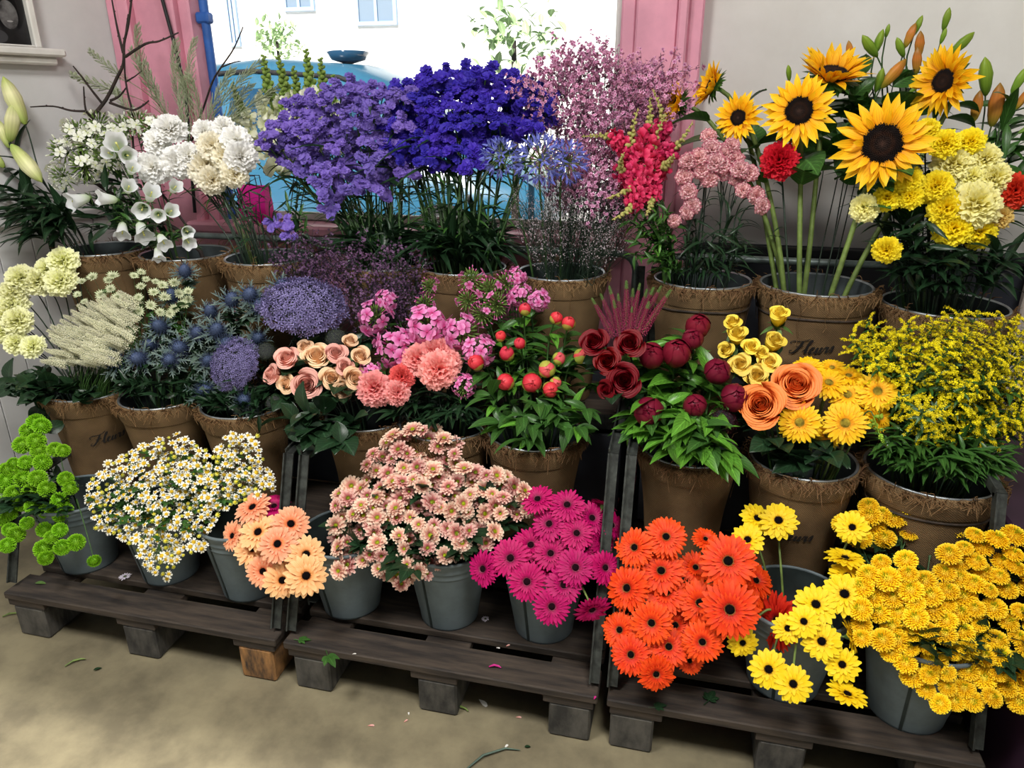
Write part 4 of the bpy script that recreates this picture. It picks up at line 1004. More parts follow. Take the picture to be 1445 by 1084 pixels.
def bucket(key, px, yf, label, Rt=.112, Rb=.076, H=.225, dark=False):
    x = px_x(px, yf, .2)
    t = thing('metal_bucket', label, 'bucket', (x, yf, .144), 'grey buckets along the pallets')
    mb = MB(); pr = [(.001, .002), (Rb-.004, .002), (Rb, 0), (Rb+.001, .006)]
    for i in range(1, 12):
        f = i/12; R = Rb+(Rt-Rb)*f
        pr.append((R, .006+(H-.006)*f))
        if i in (9, 10): pr += [(R+.0005, .006+(H-.006)*f+.004), (R+.0035, .006+(H-.006)*f+.007), (R+.0008, .006+(H-.006)*f+.010)]
    pr += [(Rt, H), (Rt-.003, H), (Rb-.003, .01), (.001, .01)]
    m = M['galv_d'] if dark else M['galv']
    nI = len(pr)-3; mb.lathe(pr[:nI+1], 44); mb.lathe(pr[nI:], 44, 1); mb.obj('bucket_body', [m, M['galv_d']], t)
    mb = MB(); mb.lathe([(Rt+.001, H-.006), (Rt+.005, H-.003), (Rt+.005, H+.002), (Rt+.001, H+.005), (Rt-.003, H+.002), (Rt+.001, H-.006)], 44); mb.obj('rim', m, t)
    mb = MB(); a = -PI/2-.35; mb.box((-.0035, -.0008, 0), (.0035, .0015, H*.97)); q = mb.obj('seam', M['galv_d'], t, False)
    c, s = math.cos(a), math.sin(a); ex = np.array([-s, c, 0]); ez = np.array([(Rt-Rb)*c, (Rt-Rb)*s, H]); ez /= np.linalg.norm(ez); ey = np.cross(ez, ex)
    q.matrix_local = Matrix(((ex[0], ey[0], ez[0], Rb*c), (ex[1], ey[1], ez[1], Rb*s), (ex[2], ey[2], ez[2], 0), (0, 0, 0, 1)))
    POT[key] = (x, yf, .144, Rt, H)
bucket('G1', 122, 1.50, 'grey metal bucket of green chrysanthemums on the pallet')
bucket('G2', 238, 1.51, 'grey metal bucket of small white chamomile daisies')
bucket('G3', 352, 1.50, 'grey metal bucket of peach gerberas')
bucket('G4', 495, 1.50, 'grey metal bucket beside the peach gerberas, under pink chrysanthemums', .118)
bucket('G5', 634, 1.52, 'grey metal bucket in the middle, full of pink chrysanthemums')
bucket('G6', 768, 1.53, 'grey metal bucket of magenta gerberas')
bucket('G7', 950, 1.55, 'grey metal bucket hidden behind the orange gerberas')
bucket('G8', 1108, 1.475, 'grey metal bucket of yellow gerberas', .122, .082, .23)
bucket('G9', 1283, 1.445, 'grey metal bucket of yellow button chrysanthemums', .118, .08)
# ------------------------------------------------------------------ flowers in the pots
ONES = 'zeroth first second third fourth fifth sixth seventh eighth ninth tenth eleventh twelfth thirteenth fourteenth fifteenth sixteenth seventeenth eighteenth nineteenth'.split()
TENS = {2: ('twenty', 'twentieth'), 3: ('thirty', 'thirtieth'), 4: ('forty', 'fortieth'), 5: ('fifty', 'fiftieth'), 6: ('sixty', 'sixtieth'), 7: ('seventy', 'seventieth'), 8: ('eighty', 'eightieth'), 9: ('ninety', 'ninetieth')}
def ordw(i):
    return ONES[i] if i < 20 else TENS[i//10][1] if i % 10 == 0 else TENS[i//10][0]+'-'+ONES[i % 10]
def rank_labels(base, pts, where):
    n = len(pts)
    if n == 1: return [base]
    if n >= 22: return [base]*n          # nothing tells these apart one from another
    xs = sorted(range(n), key=lambda i: pts[i][0]); ys = sorted(range(n), key=lambda i: pts[i][1])
    out = [None]*n
    for i in range(n):
        a, b = xs.index(i)+1, ys.index(i)+1
        la = 'leftmost' if a == 1 else 'rightmost' if a == n else ordw(a)+' from left'
        lb = 'topmost' if b == 1 else 'lowest' if b == n else ordw(b)+' from top'
        out[i] = f'{base}, {la} and {lb} {where}'
    return out
def H(px, py, d, t, tx=None, ty=None, off=0., cw=1., roll=None): return dict(px=px, py=py, d=d, t=t, tx=tx, ty=ty, off=off, cw=cw, roll=roll)
def inside(p, poly):
    x, y = p; c = False; j = len(poly)-1
    for i in range(len(poly)):
        xi, yi = poly[i]; xj, yj = poly[j]
        if (yi > y) != (yj > y) and x < (xj-xi)*(y-yi)/(yj-yi)+xi: c = not c
        j = i
    return c
def sample(poly, mind, n, r, aspect=1.):
    xs = [p[0] for p in poly]; ys = [p[1] for p in poly]; out = []
    for _ in range(n*60):
        if len(out) >= n: break
        p = (r.uniform(min(xs), max(xs)), r.uniform(min(ys), max(ys)))
        if inside(p, poly) and all((p[0]-q[0])**2+((p[1]-q[1])/aspect)**2 > mind*mind for q in out): out.append(p)
    return out
def groups(pts, k, r):
    P = np.array(pts, float); C = P[r.sample(range(len(P)), k)]
    for _ in range(12):
        D = ((P[:, None]-C[None])**2).sum(-1); a = D.argmin(1)
        for q in range(k):
            if (a == q).any(): C[q] = P[a == q].mean(0)
    return [[int(i) for i in np.nonzero(a == q)[0]] for q in range(k) if (a == q).any()]
def bez(p0, p1, p2, p3, n):
    t = np.linspace(0, 1, n)[:, None]
    return (1-t)**3*p0+3*(1-t)**2*t*p1+3*(1-t)*t*t*p2+t**3*p3
unit = lambda v: v/(np.linalg.norm(v)+1e-12)
STAT = {}
def bunch(potkey, name, cat, label, group, items, plane, stem=('stem', .0025), leaves=(), face=(.5, .35, .15, .12), seed=1, where='in its bunch', spread=.4, loose=None, labels=None, taper=.8, rimf=.74):
    r = random.Random(seed*31+7)
    x, y, zb, Rt, Hh = POT[potkey]; zr = zb+Hh; Y0, z0, s = plane
    allp = [(h['px'], h['py']) for it in items for h in it]
    cx = (min(p[0] for p in allp)+max(p[0] for p in allp))/2; hw = max(30, (max(p[0] for p in allp)-min(p[0] for p in allp))/2)
    cy = (min(p[1] for p in allp)+max(p[1] for p in allp))/2; hh = max(30, (max(p[1] for p in allp)-min(p[1] for p in allp))/2)
    labs = labels or rank_labels(label, [(sum(h['px'] for h in it)/len(it), sum(h['py'] for h in it)/len(it)) for it in items], where)
    made = []
    for it, lab in zip(items, labs):
        hs = []
        for h in it:
            d = ray(h['px'], h['py']); k = (Y0+h['off']-CO[1]+s*(CO[2]-z0))/(d[1]-s*d[2])
            P = CO+d*k; D = h['d']*depth(P)/FPX
            toc = unit(CO-P); cu = unit(np.cross(toc, np.cross([0, 0, 1.], toc)))
            tx = h['tx'] if h['tx'] is not None else face[0]*(h['px']-cx)/hw+r.uniform(-1, 1)*face[3]
            ty = h['ty'] if h['ty'] is not None else face[1]*(cy-h['py'])/hh+face[2]+r.uniform(-1, 1)*face[3]
            F = unit(toc*h['cw']+CR*tx+cu*ty)
            hs.append((P, D, F, h))
        base = np.array([x+r.uniform(-1, 1)*spread*.055, y+r.uniform(-1, 1)*spread*.055, zb+.02])
        cen = np.mean([q[0] for q in hs], 0)
        v = cen-base
        tz = (zr+.004-base[2])/max(.05, v[2]) if v[2] > .05 else 1.
        rim = base+v*min(1, tz); rim[2] = zr+.004
        hv = rim[:2]-np.array([x, y]); L = np.linalg.norm(hv); lim = Rt*rimf*r.uniform(.75, 1.05)
        if L > lim: rim[:2] = np.array([x, y])+hv/L*lim
        t = thing(name, lab, cat, tuple(base), group if len(items) > 1 else None); t['kind'] = 'thing'
        sm = MB(); sr = stem[1]
        rt = unit(rim-base)
        if len(hs) == 1:
            P, D, F, h = hs[0]; e = P-F*D*T[h['t']]['neck']; L = np.linalg.norm(e-rim)
            path = np.vstack([[base], bez(rim, rim+rt*L*.4, e-F*min(L*.35, .09), e, 11)])
            rad = np.linspace(sr, sr*taper, len(path)); sm.tube(path-base, rad, 6)
            paths = [path]
        else:
            fc = cen-np.mean([q[2]*q[1]*.5 for q in hs], 0); fk = rim+(fc-rim)*.55; fk[2] = max(fk[2], min(zr+.03, fc[2]))
            path = np.vstack([[base], bez(rim, rim+rt*np.linalg.norm(fk-rim)*.4, fk-(fc-rim)*.12, fk, 8)])
            sm.tube(path-base, np.linspace(sr, sr*.85, len(path)), 6); paths = [path]
            for P, D, F, h in hs:
                e = P-F*D*T[h['t']]['neck']; L = np.linalg.norm(e-fk)
                b = bez(fk, fk+unit(fc-rim)*L*.35, e-F*L*.3, e, 7); sm.tube(b-base, np.linspace(sr*.7, sr*.5, 7), 5); paths.append(b)
        sm.obj('stem', M[stem[0]], t)
        for P, D, F, h in hs:
            B = basis(F, r.uniform(0, 6.28) if h['roll'] is None else h['roll'])*D
            Mx = Matrix([list(B[i])+[float(P[i]-base[i])] for i in range(3)]+[[0, 0, 0, 1]])
            parts = T[h['t']]['parts']
            if len(hs) == 1:
                for pn, me in parts: link(pn, me, t, M=Mx)
            else:
                pn, me = parts[0]; q = link(pn, me, t, M=Mx)
                for pn, me in parts[1:]: link(pn, me, q)
        if leaves:
            fol = {}
            for (shape, lm, n, size, f0, f1, sep) in leaves:
                for i in range(n):
                    pth = paths[0] if len(paths) == 1 or r.random() < .6 else paths[r.randrange(1, len(paths))]
                    f = f0+(min(f1, 1. if name == 'leaf_sprig' else .9)-f0)*(i+r.random())/n
                    if pth is not paths[0]: f = r.uniform(.1, .8)
                    q = f*(len(pth)-1); j = min(int(q), len(pth)-2); c = pth[j]+(pth[j+1]-pth[j])*(q-j)
                    if c[2] < zr+.01: c = c.copy(); c[2] = zr+r.uniform(.012, .03)
                    out = np.array([c[0]-x, c[1]-y, 0]); out = unit(out) if np.linalg.norm(out) > .02 else np.zeros(3)
                    a = r.uniform(0, 2*PI); dd = np.array([math.cos(a), math.sin(a), r.uniform(-.1, .7)])+out*.8+np.array([0, -.35, 0])
                    if np.linalg.norm(c[:2]-np.array([x, y])) < Rt and c[2] < zr+.03: dd[2] = abs(dd[2])+.9
                    B = leaf_basis(dd, r)*size*r.uniform(.65, 1.2)
                    if sep:
                        link('leaf', leaf_mesh(shape, lm), t, M=Matrix([list(B[k])+[float(c[k]-base[k])] for k in range(3)]+[[0, 0, 0, 1]]))
                    else:
                        fol.setdefault(lm, MB()).add(LEAF[shape].arrays(), B, c-base)
            for lm, mb in fol.items(): mb.obj('foliage', M[lm], t)
        made.append(t)
    STAT[name] = STAT.get(name, 0)+len(made)
    return made
FRONT = lambda Y, z=.50, s=.75: (Y, z, s)
def zc(ox, oy, k=.3322): return lambda X, Y, d, t, *a, **kw: H(ox+X*k, oy+Y*k, d*k, t, *a, **kw)
one = lambda L: [[h] for h in L]
def pick(r, key, n): return f'{key}{r.randint(1, n)}'

# ---- bottom row: gerberas
z = zc(820, 660); g = 'g_orange'
bunch('G7', 'gerbera', 'flower', 'orange gerbera', 'orange gerberas', one([
    z(228, 340, 178, g+'2', -.35, .2), z(360, 295, 188, g+'1', .1, .25), z(340, 440, 206, g+'2', 0, .3, .012), z(197, 512, 205, g+'1', -.5, .1), z(360, 530, 195, g+'2', .05, .3, .02),
    z(625, 398, 248, g+'1', 0, .15, -.03), z(632, 603, 256, g+'1', 0, -.05, -.05), z(300, 660, 188, g+'2', -.1, -.05, -.015), z(165, 690, 165, g+'2', -.35, .1, .02), z(212, 795, 178, g+'1', -.1, 0, -.01),
    z(372, 762, 180, g+'2', .05, .15, .012), z(515, 740, 182, g+'1', .05, -.1, -.015), z(503, 575, 200, g+'2', .1, .1, .025), z(400, 670, 160, g+'3', .1, .1, .05), z(318, 875, 168, g+'2', .25, -.5, 0),
    z(485, 425, 150, g+'3', .2, .3, .06), z(740, 480, 170, g+'2', .6, .3, .05), z(528, 305, 120, g+'3', .2, .7, .06), z(462, 820, 120, g+'3', 0, -.2, .05), z(730, 550, 150, g+'2', .8, .1, .04)]),
    FRONT(1.46), ('stem_l', .0032), where='of orange bunch')
z = zc(1030, 700, .2954); g = 'g_yellow'
bunch('G8', 'gerbera', 'flower', 'yellow gerbera with black eye', 'yellow gerberas', one([
    z(232, 118, 190, g+'1', 0, .35, .10), z(128, 108, 160, g+'2', .3, .45, .13), z(85, 210, 165, g+'2', -.1, .4, .10), z(410, 520, 205, g+'2', .05, .3, -.01), z(353, 600, 162, g+'1', .05, .05, -.04),
    z(275, 633, 145, g+'2', .1, 0, -.02), z(438, 695, 195, g+'1', .05, .05, -.03), z(547, 470, 215, g+'1', 0, .3, -.01), z(560, 385, 180, g+'3', .1, .9, .03), z(550, 300, 190, g+'3', 0, 1.6, .04, .8),
    z(585, 150, 160, g+'2', -.1, .1, .06), z(185, 828, 192, g+'1', 0, -.05, -.01), z(302, 898, 185, g+'1', .1, -.05, -.02), z(535, 805, 172, g+'2', .2, -.1, -.02), z(560, 950, 190, g+'3', .1, 1.1, -.03, .8),
    z(575, 670, 175, g+'1', 1.5, .2, 0, .7), z(60, 700, 150, g+'2', .3, -.4, .02), z(690, 480, 150, g+'2', .8, .2, .05)]), FRONT(1.44), ('stem_l', .003), where='of yellow bunch', seed=2)
bunch('G8', 'gerbera', 'flower', 'single dark red gerbera turned sideways between orange and yellow gerberas', None, [[H(1098, 877, 84, 'g_red2', -1.3, .1, .045, .6)]], FRONT(1.44), ('stem_l', .003))
z = zc(400, 660); g = 'g_mag'
bunch('G6', 'gerbera', 'flower', 'magenta gerbera', 'magenta gerberas', one([
    z(1080, 135, 150, g+'2', -.2, .7), z(1205, 160, 165, g+'1', 0, .55), z(1310, 215, 150, g+'3', .3, .3, .03), z(1130, 240, 160, g+'2', -.3, .3), z(1245, 280, 155, g+'1', .1, .3, -.01), z(1395, 245, 130, g+'3', .9, .3, .03),
    z(1050, 330, 160, g+'3', .1, .4, .02), z(965, 385, 178, g+'1', -.15, .1, -.03), z(1135, 365, 155, g+'2', 0, .2), z(1240, 425, 172, g+'1', .1, .1, -.03), z(1275, 345, 150, g+'3', .2, .4, .03), z(1350, 310, 130, g+'2', .6, .1, .04),
    z(1365, 425, 150, g+'2', .5, 0, .01), z(850, 430, 160, g+'2', -.7, -.1), z(1035, 485, 175, g+'1', -.1, 0, -.03), z(1190, 500, 168, g+'2', .1, .2, -.02), z(1140, 590, 168, g+'1', 0, -.1, -.03), z(1310, 600, 165, g+'3', .4, -.9, -.02, .7), z(1130, 430, 140, g+'3', 0, .2, .03)]),
    FRONT(1.47), ('stem_l', .003), where='of magenta bunch', seed=3)
bunch('G6', 'gerbera', 'flower', 'pale rose gerbera facing away above the magenta gerberas', None, [[H(851, 713, 40, 'g_mag2', .5, 1.6, .04, -.3)]], FRONT(1.47), ('stem_l', .003))
z = zc(0, 660); g = 'g_peach'; gp_ = 'g_peachp'
bunch('G3', 'gerbera', 'flower', 'peach gerbera with black eye', 'peach gerberas', one([
    z(1075, 170, 165, gp_+'2', -.5, .7, .02), z(1235, 240, 170, gp_+'1', .15, .3), z(1098, 275, 175, g+'2', -.35, .35), z(1180, 325, 172, gp_+'1', -.2, .2, -.03), z(1075, 345, 165, g+'3', -.3, .2, .03),
    z(1300, 370, 172, g+'2', .1, .3), z(1300, 460, 188, g+'1', .1, .05, -.03), z(990, 290, 135, gp_+'3', -.9, .1, .04), z(1118, 440, 150, gp_+'3', -.3, -.1, .03), z(1200, 478, 165, g+'3', -.1, -.1, .02)]),
    FRONT(1.45), ('stem_l', .003), where='of peach bunch', seed=4)
bunch('G3', 'gerbera', 'flower', 'magenta gerbera tucked behind the peach gerberas', None, [[H(387, 715, 46, 'g_mag3', -.1, .9, .05)]], FRONT(1.45), ('stem_l', .003))

# ---- bottom row: chrysanthemums and chamomile
r = random.Random(5)
def multi(pts, size, key, nv, k, r, jit=.15, off=.02, **kw):
    hs = [H(x, y, size*r.uniform(1-jit, 1+jit), key(r) if callable(key) else pick(r, key, nv), off=r.uniform(-off, off), **kw) for x, y in pts]
    return [[hs[i] for i in g] for g in groups(pts, k, r)]
gz4 = [(120, 805, 45), (155, 770, 60), (178, 785, 50), (95, 865, 55), (155, 850, 55), (165, 890, 55), (235, 885, 55), (180, 940, 65), (270, 890, 42), (55, 945, 70), (20, 970, 60), (110, 940, 60)]
gz1 = [(25, 55, 55), (100, 50, 60), (160, 45, 50), (280, 48, 48), (300, 85, 45), (200, 90, 60), (130, 105, 65), (15, 90, 50), (90, 15, 55), (30, 8, 55), (255, 140, 75), (15, 155, 50), (135, 165, 65), (195, 185, 55), (40, 195, 80), (255, 205, 90), (115, 235, 60), (190, 265, 60), (255, 265, 60), (40, 265, 60), (70, 285, 60), (220, 295, 55), (265, 340, 60), (325, 318, 55), (30, 330, 55), (185, 345, 60), (195, 385, 60), (100, 150, 50), (60, 110, 50), (10, 220, 55), (280, 180, 50)]
pts = [(X*.3322, 340+Y*.3322) for X, Y, d in gz4]+[(X*.3322, 660+Y*.3322) for X, Y, d in gz1]
items = multi(pts, 23, 'bt_green', 2, 11, r, .18, off=.012)
bunch('G1', 'chrysanthemum', 'flower', 'green button chrysanthemum spray', 'green chrysanthemums', items, FRONT(1.48, .48, .7), ('stem', .0022), [('lobed', 'leaf_d', 6, .05, .2, .6, False)], face=(.6, .6, .3, .35), seed=5, where='of green bunch')
bunch('G1', 'chrysanthemum', 'flower', 'single green button chrysanthemum hanging over its grey bucket', None, [[H(133, 792, 19, 'bt_green1', 0, -1.2, -.0)]], FRONT(1.42, .48, .7), ('stem', .0018))
poly = [(118, 690), (150, 655), (200, 628), (250, 612), (300, 640), (320, 612), (365, 612), (372, 650), (392, 690), (330, 712), (300, 735), (290, 775), (250, 790), (236, 822), (205, 800), (190, 770), (135, 745)]
items = multi(sample(poly, 7.0, 420, r), 11.6, lambda q: 'fever4' if q.random() < .2 else pick(q, 'fever', 3), 3, 30, r, .25, .045)
bunch('G2', 'chamomile', 'flower', 'white chamomile spray with yellow eyes in its grey bucket', 'chamomile sprays', items, FRONT(1.50, .50, .8), ('stem', .0011), [('lobed', 'leaf', 7, .035, .35, .8, False)], face=(.6, .6, .35, .55), seed=6, where='of white bunch')
poly = [(560, 608), (605, 606), (640, 622), (648, 660), (705, 664), (742, 690), (744, 720), (700, 745), (690, 772), (640, 785), (600, 812), (570, 828), (520, 795), (478, 806), (472, 755), (470, 690), (510, 672), (525, 640)]
items = multi(sample(poly, 12.8, 220, r), 27, 'ch_pink', 4, 30, r, .25, .045)
bunch('G5', 'chrysanthemum', 'flower', 'pink spray chrysanthemum with green eyes, in the bunch filling the middle buckets', 'pink spray chrysanthemums', items, FRONT(1.50, .50, .8), ('stem', .0022), [('lobed', 'leaf_d', 9, .075, .35, .85, False)], face=(.6, .6, .35, .45), seed=7, where='of pink bunch', spread=.8)
poly1 = [(1186, 742), (1232, 708), (1265, 700), (1352, 722), (1350, 745), (1310, 752), (1240, 765), (1200, 760)]
poly2 = [(1224, 792), (1235, 778), (1275, 785), (1295, 812), (1312, 812), (1330, 770), (1380, 752), (1480, 750), (1480, 1000), (1425, 1000), (1396, 982), (1345, 1003), (1316, 996), (1290, 960), (1252, 922), (1215, 900), (1208, 850)]
items = multi(sample(poly1, 17, 20, r, .7), 31, 'bt_yellow', 2, 5, r, .2, .02)
bunch('G9', 'chrysanthemum', 'flower', 'tall yellow button chrysanthemum spray at the back', 'tall yellow chrysanthemums', items, (1.60, .50, .55), ('stem', .0022), [('lobed', 'leaf_d', 6, .06, .3, .7, False)], face=(.3, .1, .9, .15), seed=8, where='there')
items = multi(sample(poly2, 21.3, 120, r, .85), 31.5, 'bt_yellow', 2, 25, r, .22, .02)
bunch('G9', 'chrysanthemum', 'flower', 'yellow button chrysanthemum spray in the grey bucket nearest the purple cabinet', 'yellow button chrysanthemums', items, FRONT(1.42, .48, .75), ('stem', .0022), [('lobed', 'leaf_d', 4, .055, .3, .8, False)], face=(.45, .4, .6, .3), seed=9, where='of yellow bunch')

# ---- middle row, from the left
z = zc(0, 340); cr = 'c_cream'
MID = lambda Y=1.66, z=.68, s=.7: (Y, z, s)
bunch('M1', 'carnation', 'flower', 'cream carnation', 'cream carnations', one([z(X, Y, d*1.1, f'{cr}{1+i % 2}', -.5, .5, (i % 3)*.012) for i, (X, Y, d) in enumerate([(255, 75, 112), (245, 160, 118), (150, 160, 112), (75, 150, 110), (45, 210, 105), (35, 265, 122), (60, 330, 112), (5, 375, 100), (60, 425, 92), (130, 440, 90), (10, 310, 100), (190, 110, 90)])]),
      MID(1.70, .75), ('stem_d', .0022), where='of cream bunch', seed=11)
r = random.Random(6)
def greens(potkey, n, label, poly, seed, lv, plane, name='leaf_sprig', stem=('stem_d', .0018), where='there'):
    """leafy sprigs without flowers, tips inside a region of the picture"""
    rr = random.Random(seed); pts = sample(poly, 14, n, rr)
    T.setdefault('tip', dict(parts=[('leaf_tip', leaf_mesh(lv[0][0], lv[0][1]))], neck=.0))
    key = 'tip_'+lv[0][0]+lv[0][1]; T[key] = dict(parts=[('leaf_tip', leaf_mesh(lv[0][0], lv[0][1]))], neck=0.)
    return bunch(potkey, name, 'foliage', label, label+' group', one([H(a, b, lv[0][3]*420, key, off=rr.uniform(-.02, .05)) for a, b in pts]), plane, stem, lv, seed=seed, labels=[label]*len(pts), spread=.6)
greens('M1', 12, 'dark rose leaf sprig under the cream carnations', [(0, 500), (40, 520), (110, 540), (160, 545), (120, 590), (60, 640), (40, 570), (5, 550)], 12, [('wide', 'leaf_d', 8, .07, .4, 1., False)], MID(1.66, .66))
pts = sample([(75, 478), (100, 450), (150, 425), (185, 420), (186, 455), (165, 490), (150, 515), (135, 520), (95, 505), (72, 520)], 6.6, 84, r)
bunch('M1', 'speedwell', 'flower', 'creamy white speedwell spike in the clump beside the cream carnations', 'white speedwell spikes', one([H(a, b, 29*r.uniform(.8, 1.15), 'veron', -.9-.5*r.random(), .55+(480-b)/60*.5+r.uniform(-.15, .15), off=r.uniform(-.02, .03), cw=.45) for a, b in pts]), MID(1.66, .72), ('stem', .0013), where='of white clump', seed=13, spread=.6)
z = zc(0, 340)
pts = [(460, 170), (395, 155), (600, 135), (655, 220), (640, 275), (680, 305), (590, 300), (600, 195), (690, 190), (740, 180), (800, 250), (780, 270), (590, 240), (740, 290), (350, 175), (470, 205), (720, 310), (330, 230), (430, 230), (500, 240), (540, 250), (620, 165), (570, 150), (660, 175), (800, 215), (360, 260), (700, 240), (760, 225), (550, 310), (480, 150)]
items = [[z(*pts[i], 52*r.uniform(.75, 1.15), 'astr', off=r.uniform(-.02, .03)) for i in g] for g in groups(pts, 9, r)]
bunch('M2', 'masterwort', 'flower', 'greenish white starry masterwort spray', 'masterwort sprays', items, MID(1.74, .78), ('stem', .0013), [('lobed', 'leaf', 4, .05, .5, .9, False)], face=(.3, .3, .7, .3), seed=14, where='of masterwort')
pts = [(785, 130), (730, 232), (895, 300), (985, 250), (1105, 275), (680, 365), (838, 390), (590, 500), (490, 510), (722, 505), (885, 510), (765, 455), (965, 440), (870, 640), (1095, 415), (1195, 190), (1035, 675), (640, 440), (920, 380), (1060, 230)]
items = [[z(X, Y, 165*r.uniform(.85, 1.15), pick(r, 'holly', 2), off=r.uniform(-.02, .03))] for X, Y in pts]
bunch('M2', 'sea_holly', 'flower', 'steel-blue spiny sea holly', 'blue sea holly', items, MID(1.69, .70), ('stem', .0022), [('lobed', 'leaf_g', 7, .055, .5, .95, False), ('lobed', 'leaf_d', 7, .06, .4, .9, False)], face=(.5, .45, .45, .25), seed=15, where='of sea holly')
bunch('M3', 'throatwort', 'flower', 'domed purple throatwort head', 'purple throatwort heads', one([z(1290, 285, 350, 'throat', .1, 1.5, -.01), z(1000, 525, 225, 'throat', -.7, .3, -.02), z(1130, 470, 90, 'throatg', -.1, .5), z(1430, 415, 100, 'throatg', .2, .4), z(1165, 690, 75, 'throatg', 0, 0), z(1330, 390, 120, 'throatg', .1, .3, .02)]),
      MID(1.68, .70), ('stem_d', .003), [('lance', 'leaf_d', 10, .075, .4, .95, False)], seed=16, where='of its group',
      labels=['large domed purple throatwort head beside the dark limonium', 'purple throatwort head drooping over its pot rim', 'small greenish throatwort bud head beside the drooping purple one', 'small greenish throatwort head above the pink roses', 'tiny greenish throatwort head hanging under the drooping purple one', 'green throatwort bud head under the large purple dome'])
pts = sample([(395, 400), (430, 370), (470, 355), (560, 385), (592, 400), (590, 450), (560, 478), (520, 470), (490, 430)], 15, 26, r)
items = [[H(a, b, 85*r.uniform(.8, 1.1), pick(r, 'limo', 2), off=r.uniform(-.03, .06), cw=.3, ty=.9+r.uniform(-.1, .2), tx=r.uniform(-.3, .3))] for a, b in pts]
bunch('M3', 'limonium', 'flower', 'dusky purple fine limonium sprig behind the pink phlox', 'dusky limonium sprigs', items, MID(1.80, .78), ('stem_d', .0012), seed=17, where='of limonium')

rp = zc(0, 0, 1.)
A = [(405, 506, 40, 'r_pink1', -.3, .5), (430, 489, 26, 'r_peach2', -.2, .7), (447, 503, 46, 'r_peach1', 0, .6), (474, 499, 36, 'r_pink2', .1, .6), (384, 529, 34, 'r_pink2', -.9, .3), (404, 541, 32, 'r_peach2', -.5, .1), (432, 543, 48, 'r_pink1', 0, .1), (468, 534, 38, 'r_peach1', .1, .2), (494, 481, 26, 'r_peach2', .2, .9), (509, 502, 32, 'r_peach1', .3, .5), (501, 534, 38, 'r_peach2', .3, .2), (483, 550, 32, 'r_peach1', .1, 0), (487, 517, 30, 'r_pink2', .1, .4)]
bunch('M4', 'rose', 'flower', 'pink-and-peach rose', 'pink and peach roses', one([rp(x_, y_, d_*1.12, t_, a_, b_, (i % 3)*.01) for i, (x_, y_, d_, t_, a_, b_) in enumerate(A)]), MID(1.62, .68), ('stem_d', .003), [('wide', 'leaf_d', 5, .085, .55, .95, True)], seed=18, where='of pale bunch')
greens('M4', 8, 'dark rose leaf sprig under the pink roses', [(400, 570), (440, 580), (510, 590), (520, 620), (470, 640), (430, 640), (405, 620)], 19, [('wide', 'leaf_d', 6, .08, .5, 1., False)], MID(1.52, .62))
z = zc(480, 340)
bunch('M5', 'carnation', 'flower', 'salmon pink carnation', 'salmon carnations', one([z(330, 500, 140, 'c_salmon1', -.2, .3), z(410, 470, 165, 'c_salmon2', .1, .5, .01), z(420, 545, 160, 'c_salmon1', .1, .1, -.02), z(140, 625, 150, 'c_salmon2', -.3, .1, -.02), z(245, 645, 105, 'c_salmon1', .1, 0, -.02), z(470, 510, 110, 'c_salmon2', .3, .3, .02)]), MID(1.62, .68), ('stem_d', .0025), [('long', 'leaf_d', 4, .09, .5, .9, False)], seed=20, where='of salmon bunch')
bunch('M5', 'carnation', 'flower', 'small coral carnation between the salmon ones', None, [[z(262, 575, 105, 'c_coral1', 0, .2, -.01)]], MID(1.62, .68), ('stem_d', .0025))
A = [(530, 448, 62, 'phlp1'), (557, 492, 66, 'phlp2'), (604, 462, 74, 'phlp3'), (652, 470, 66, 'phlp1'), (674, 495, 56, 'phlp2'), (545, 425, 40, 'phlp3'), (606, 405, 34, 'phlg6'), (523, 522, 36, 'phlp2'), (655, 545, 40, 'phlp1'), (600, 430, 40, 'phlg6')]
bunch('M5', 'phlox', 'flower', 'pink phlox cluster with green buds', 'pink phlox', one([rp(x_, y_, d_, t_, off=.01+.01*(i % 2)) for i, (x_, y_, d_, t_) in enumerate(A)]), MID(1.66, .72), ('stem', .002), [('lance', 'leaf', 8, .05, .5, .95, False)], seed=21, where='of pink phlox')
A = [(665, 395, 46, 'phlg6'), (690, 410, 50, 'phlg6'), (715, 400, 44, 'phlg6'), (735, 418, 44, 'phlp1'), (760, 425, 40, 'phlp3'), (700, 430, 52, 'phlg6'), (660, 425, 44, 'phlg6'), (728, 392, 34, 'phlp2'), (680, 445, 44, 'phlg6')]
bunch('M6', 'phlox', 'flower', 'half-open green phlox cluster above the peonies', 'green budded phlox', one([rp(x_, y_, d_, t_, off=.01*(i % 2)) for i, (x_, y_, d_, t_) in enumerate(A)]), MID(1.78, .82), ('stem', .0018), [('lance', 'leaf', 9, .045, .5, .97, False)], seed=22, where='there')
greens('M5', 8, 'dark leaf sprig under the salmon carnations', [(530, 570), (600, 565), (670, 570), (680, 600), (600, 600), (540, 590)], 23, [('lance', 'leaf_d', 9, .07, .5, 1., False)], MID(1.63, .64))
B_ = 'p_bud'; Gd = 'p_budg'
A = [(785, 290, 55, B_+'1'), (918, 328, 56, B_+'2'), (970, 350, 60, B_+'3'), (682, 405, 48, B_+'1'), (763, 435, 52, B_+'2'), (708, 478, 66, B_+'3'), (577, 515, 72, B_+'1'), (878, 545, 74, Gd+'1'), (930, 500, 56, Gd+'2'), (1025, 490, 66, Gd+'1'), (703, 600, 76, B_+'1'), (815, 603, 86, B_+'3'), (893, 632, 70, B_+'2'), (915, 603, 52, Gd+'2')]
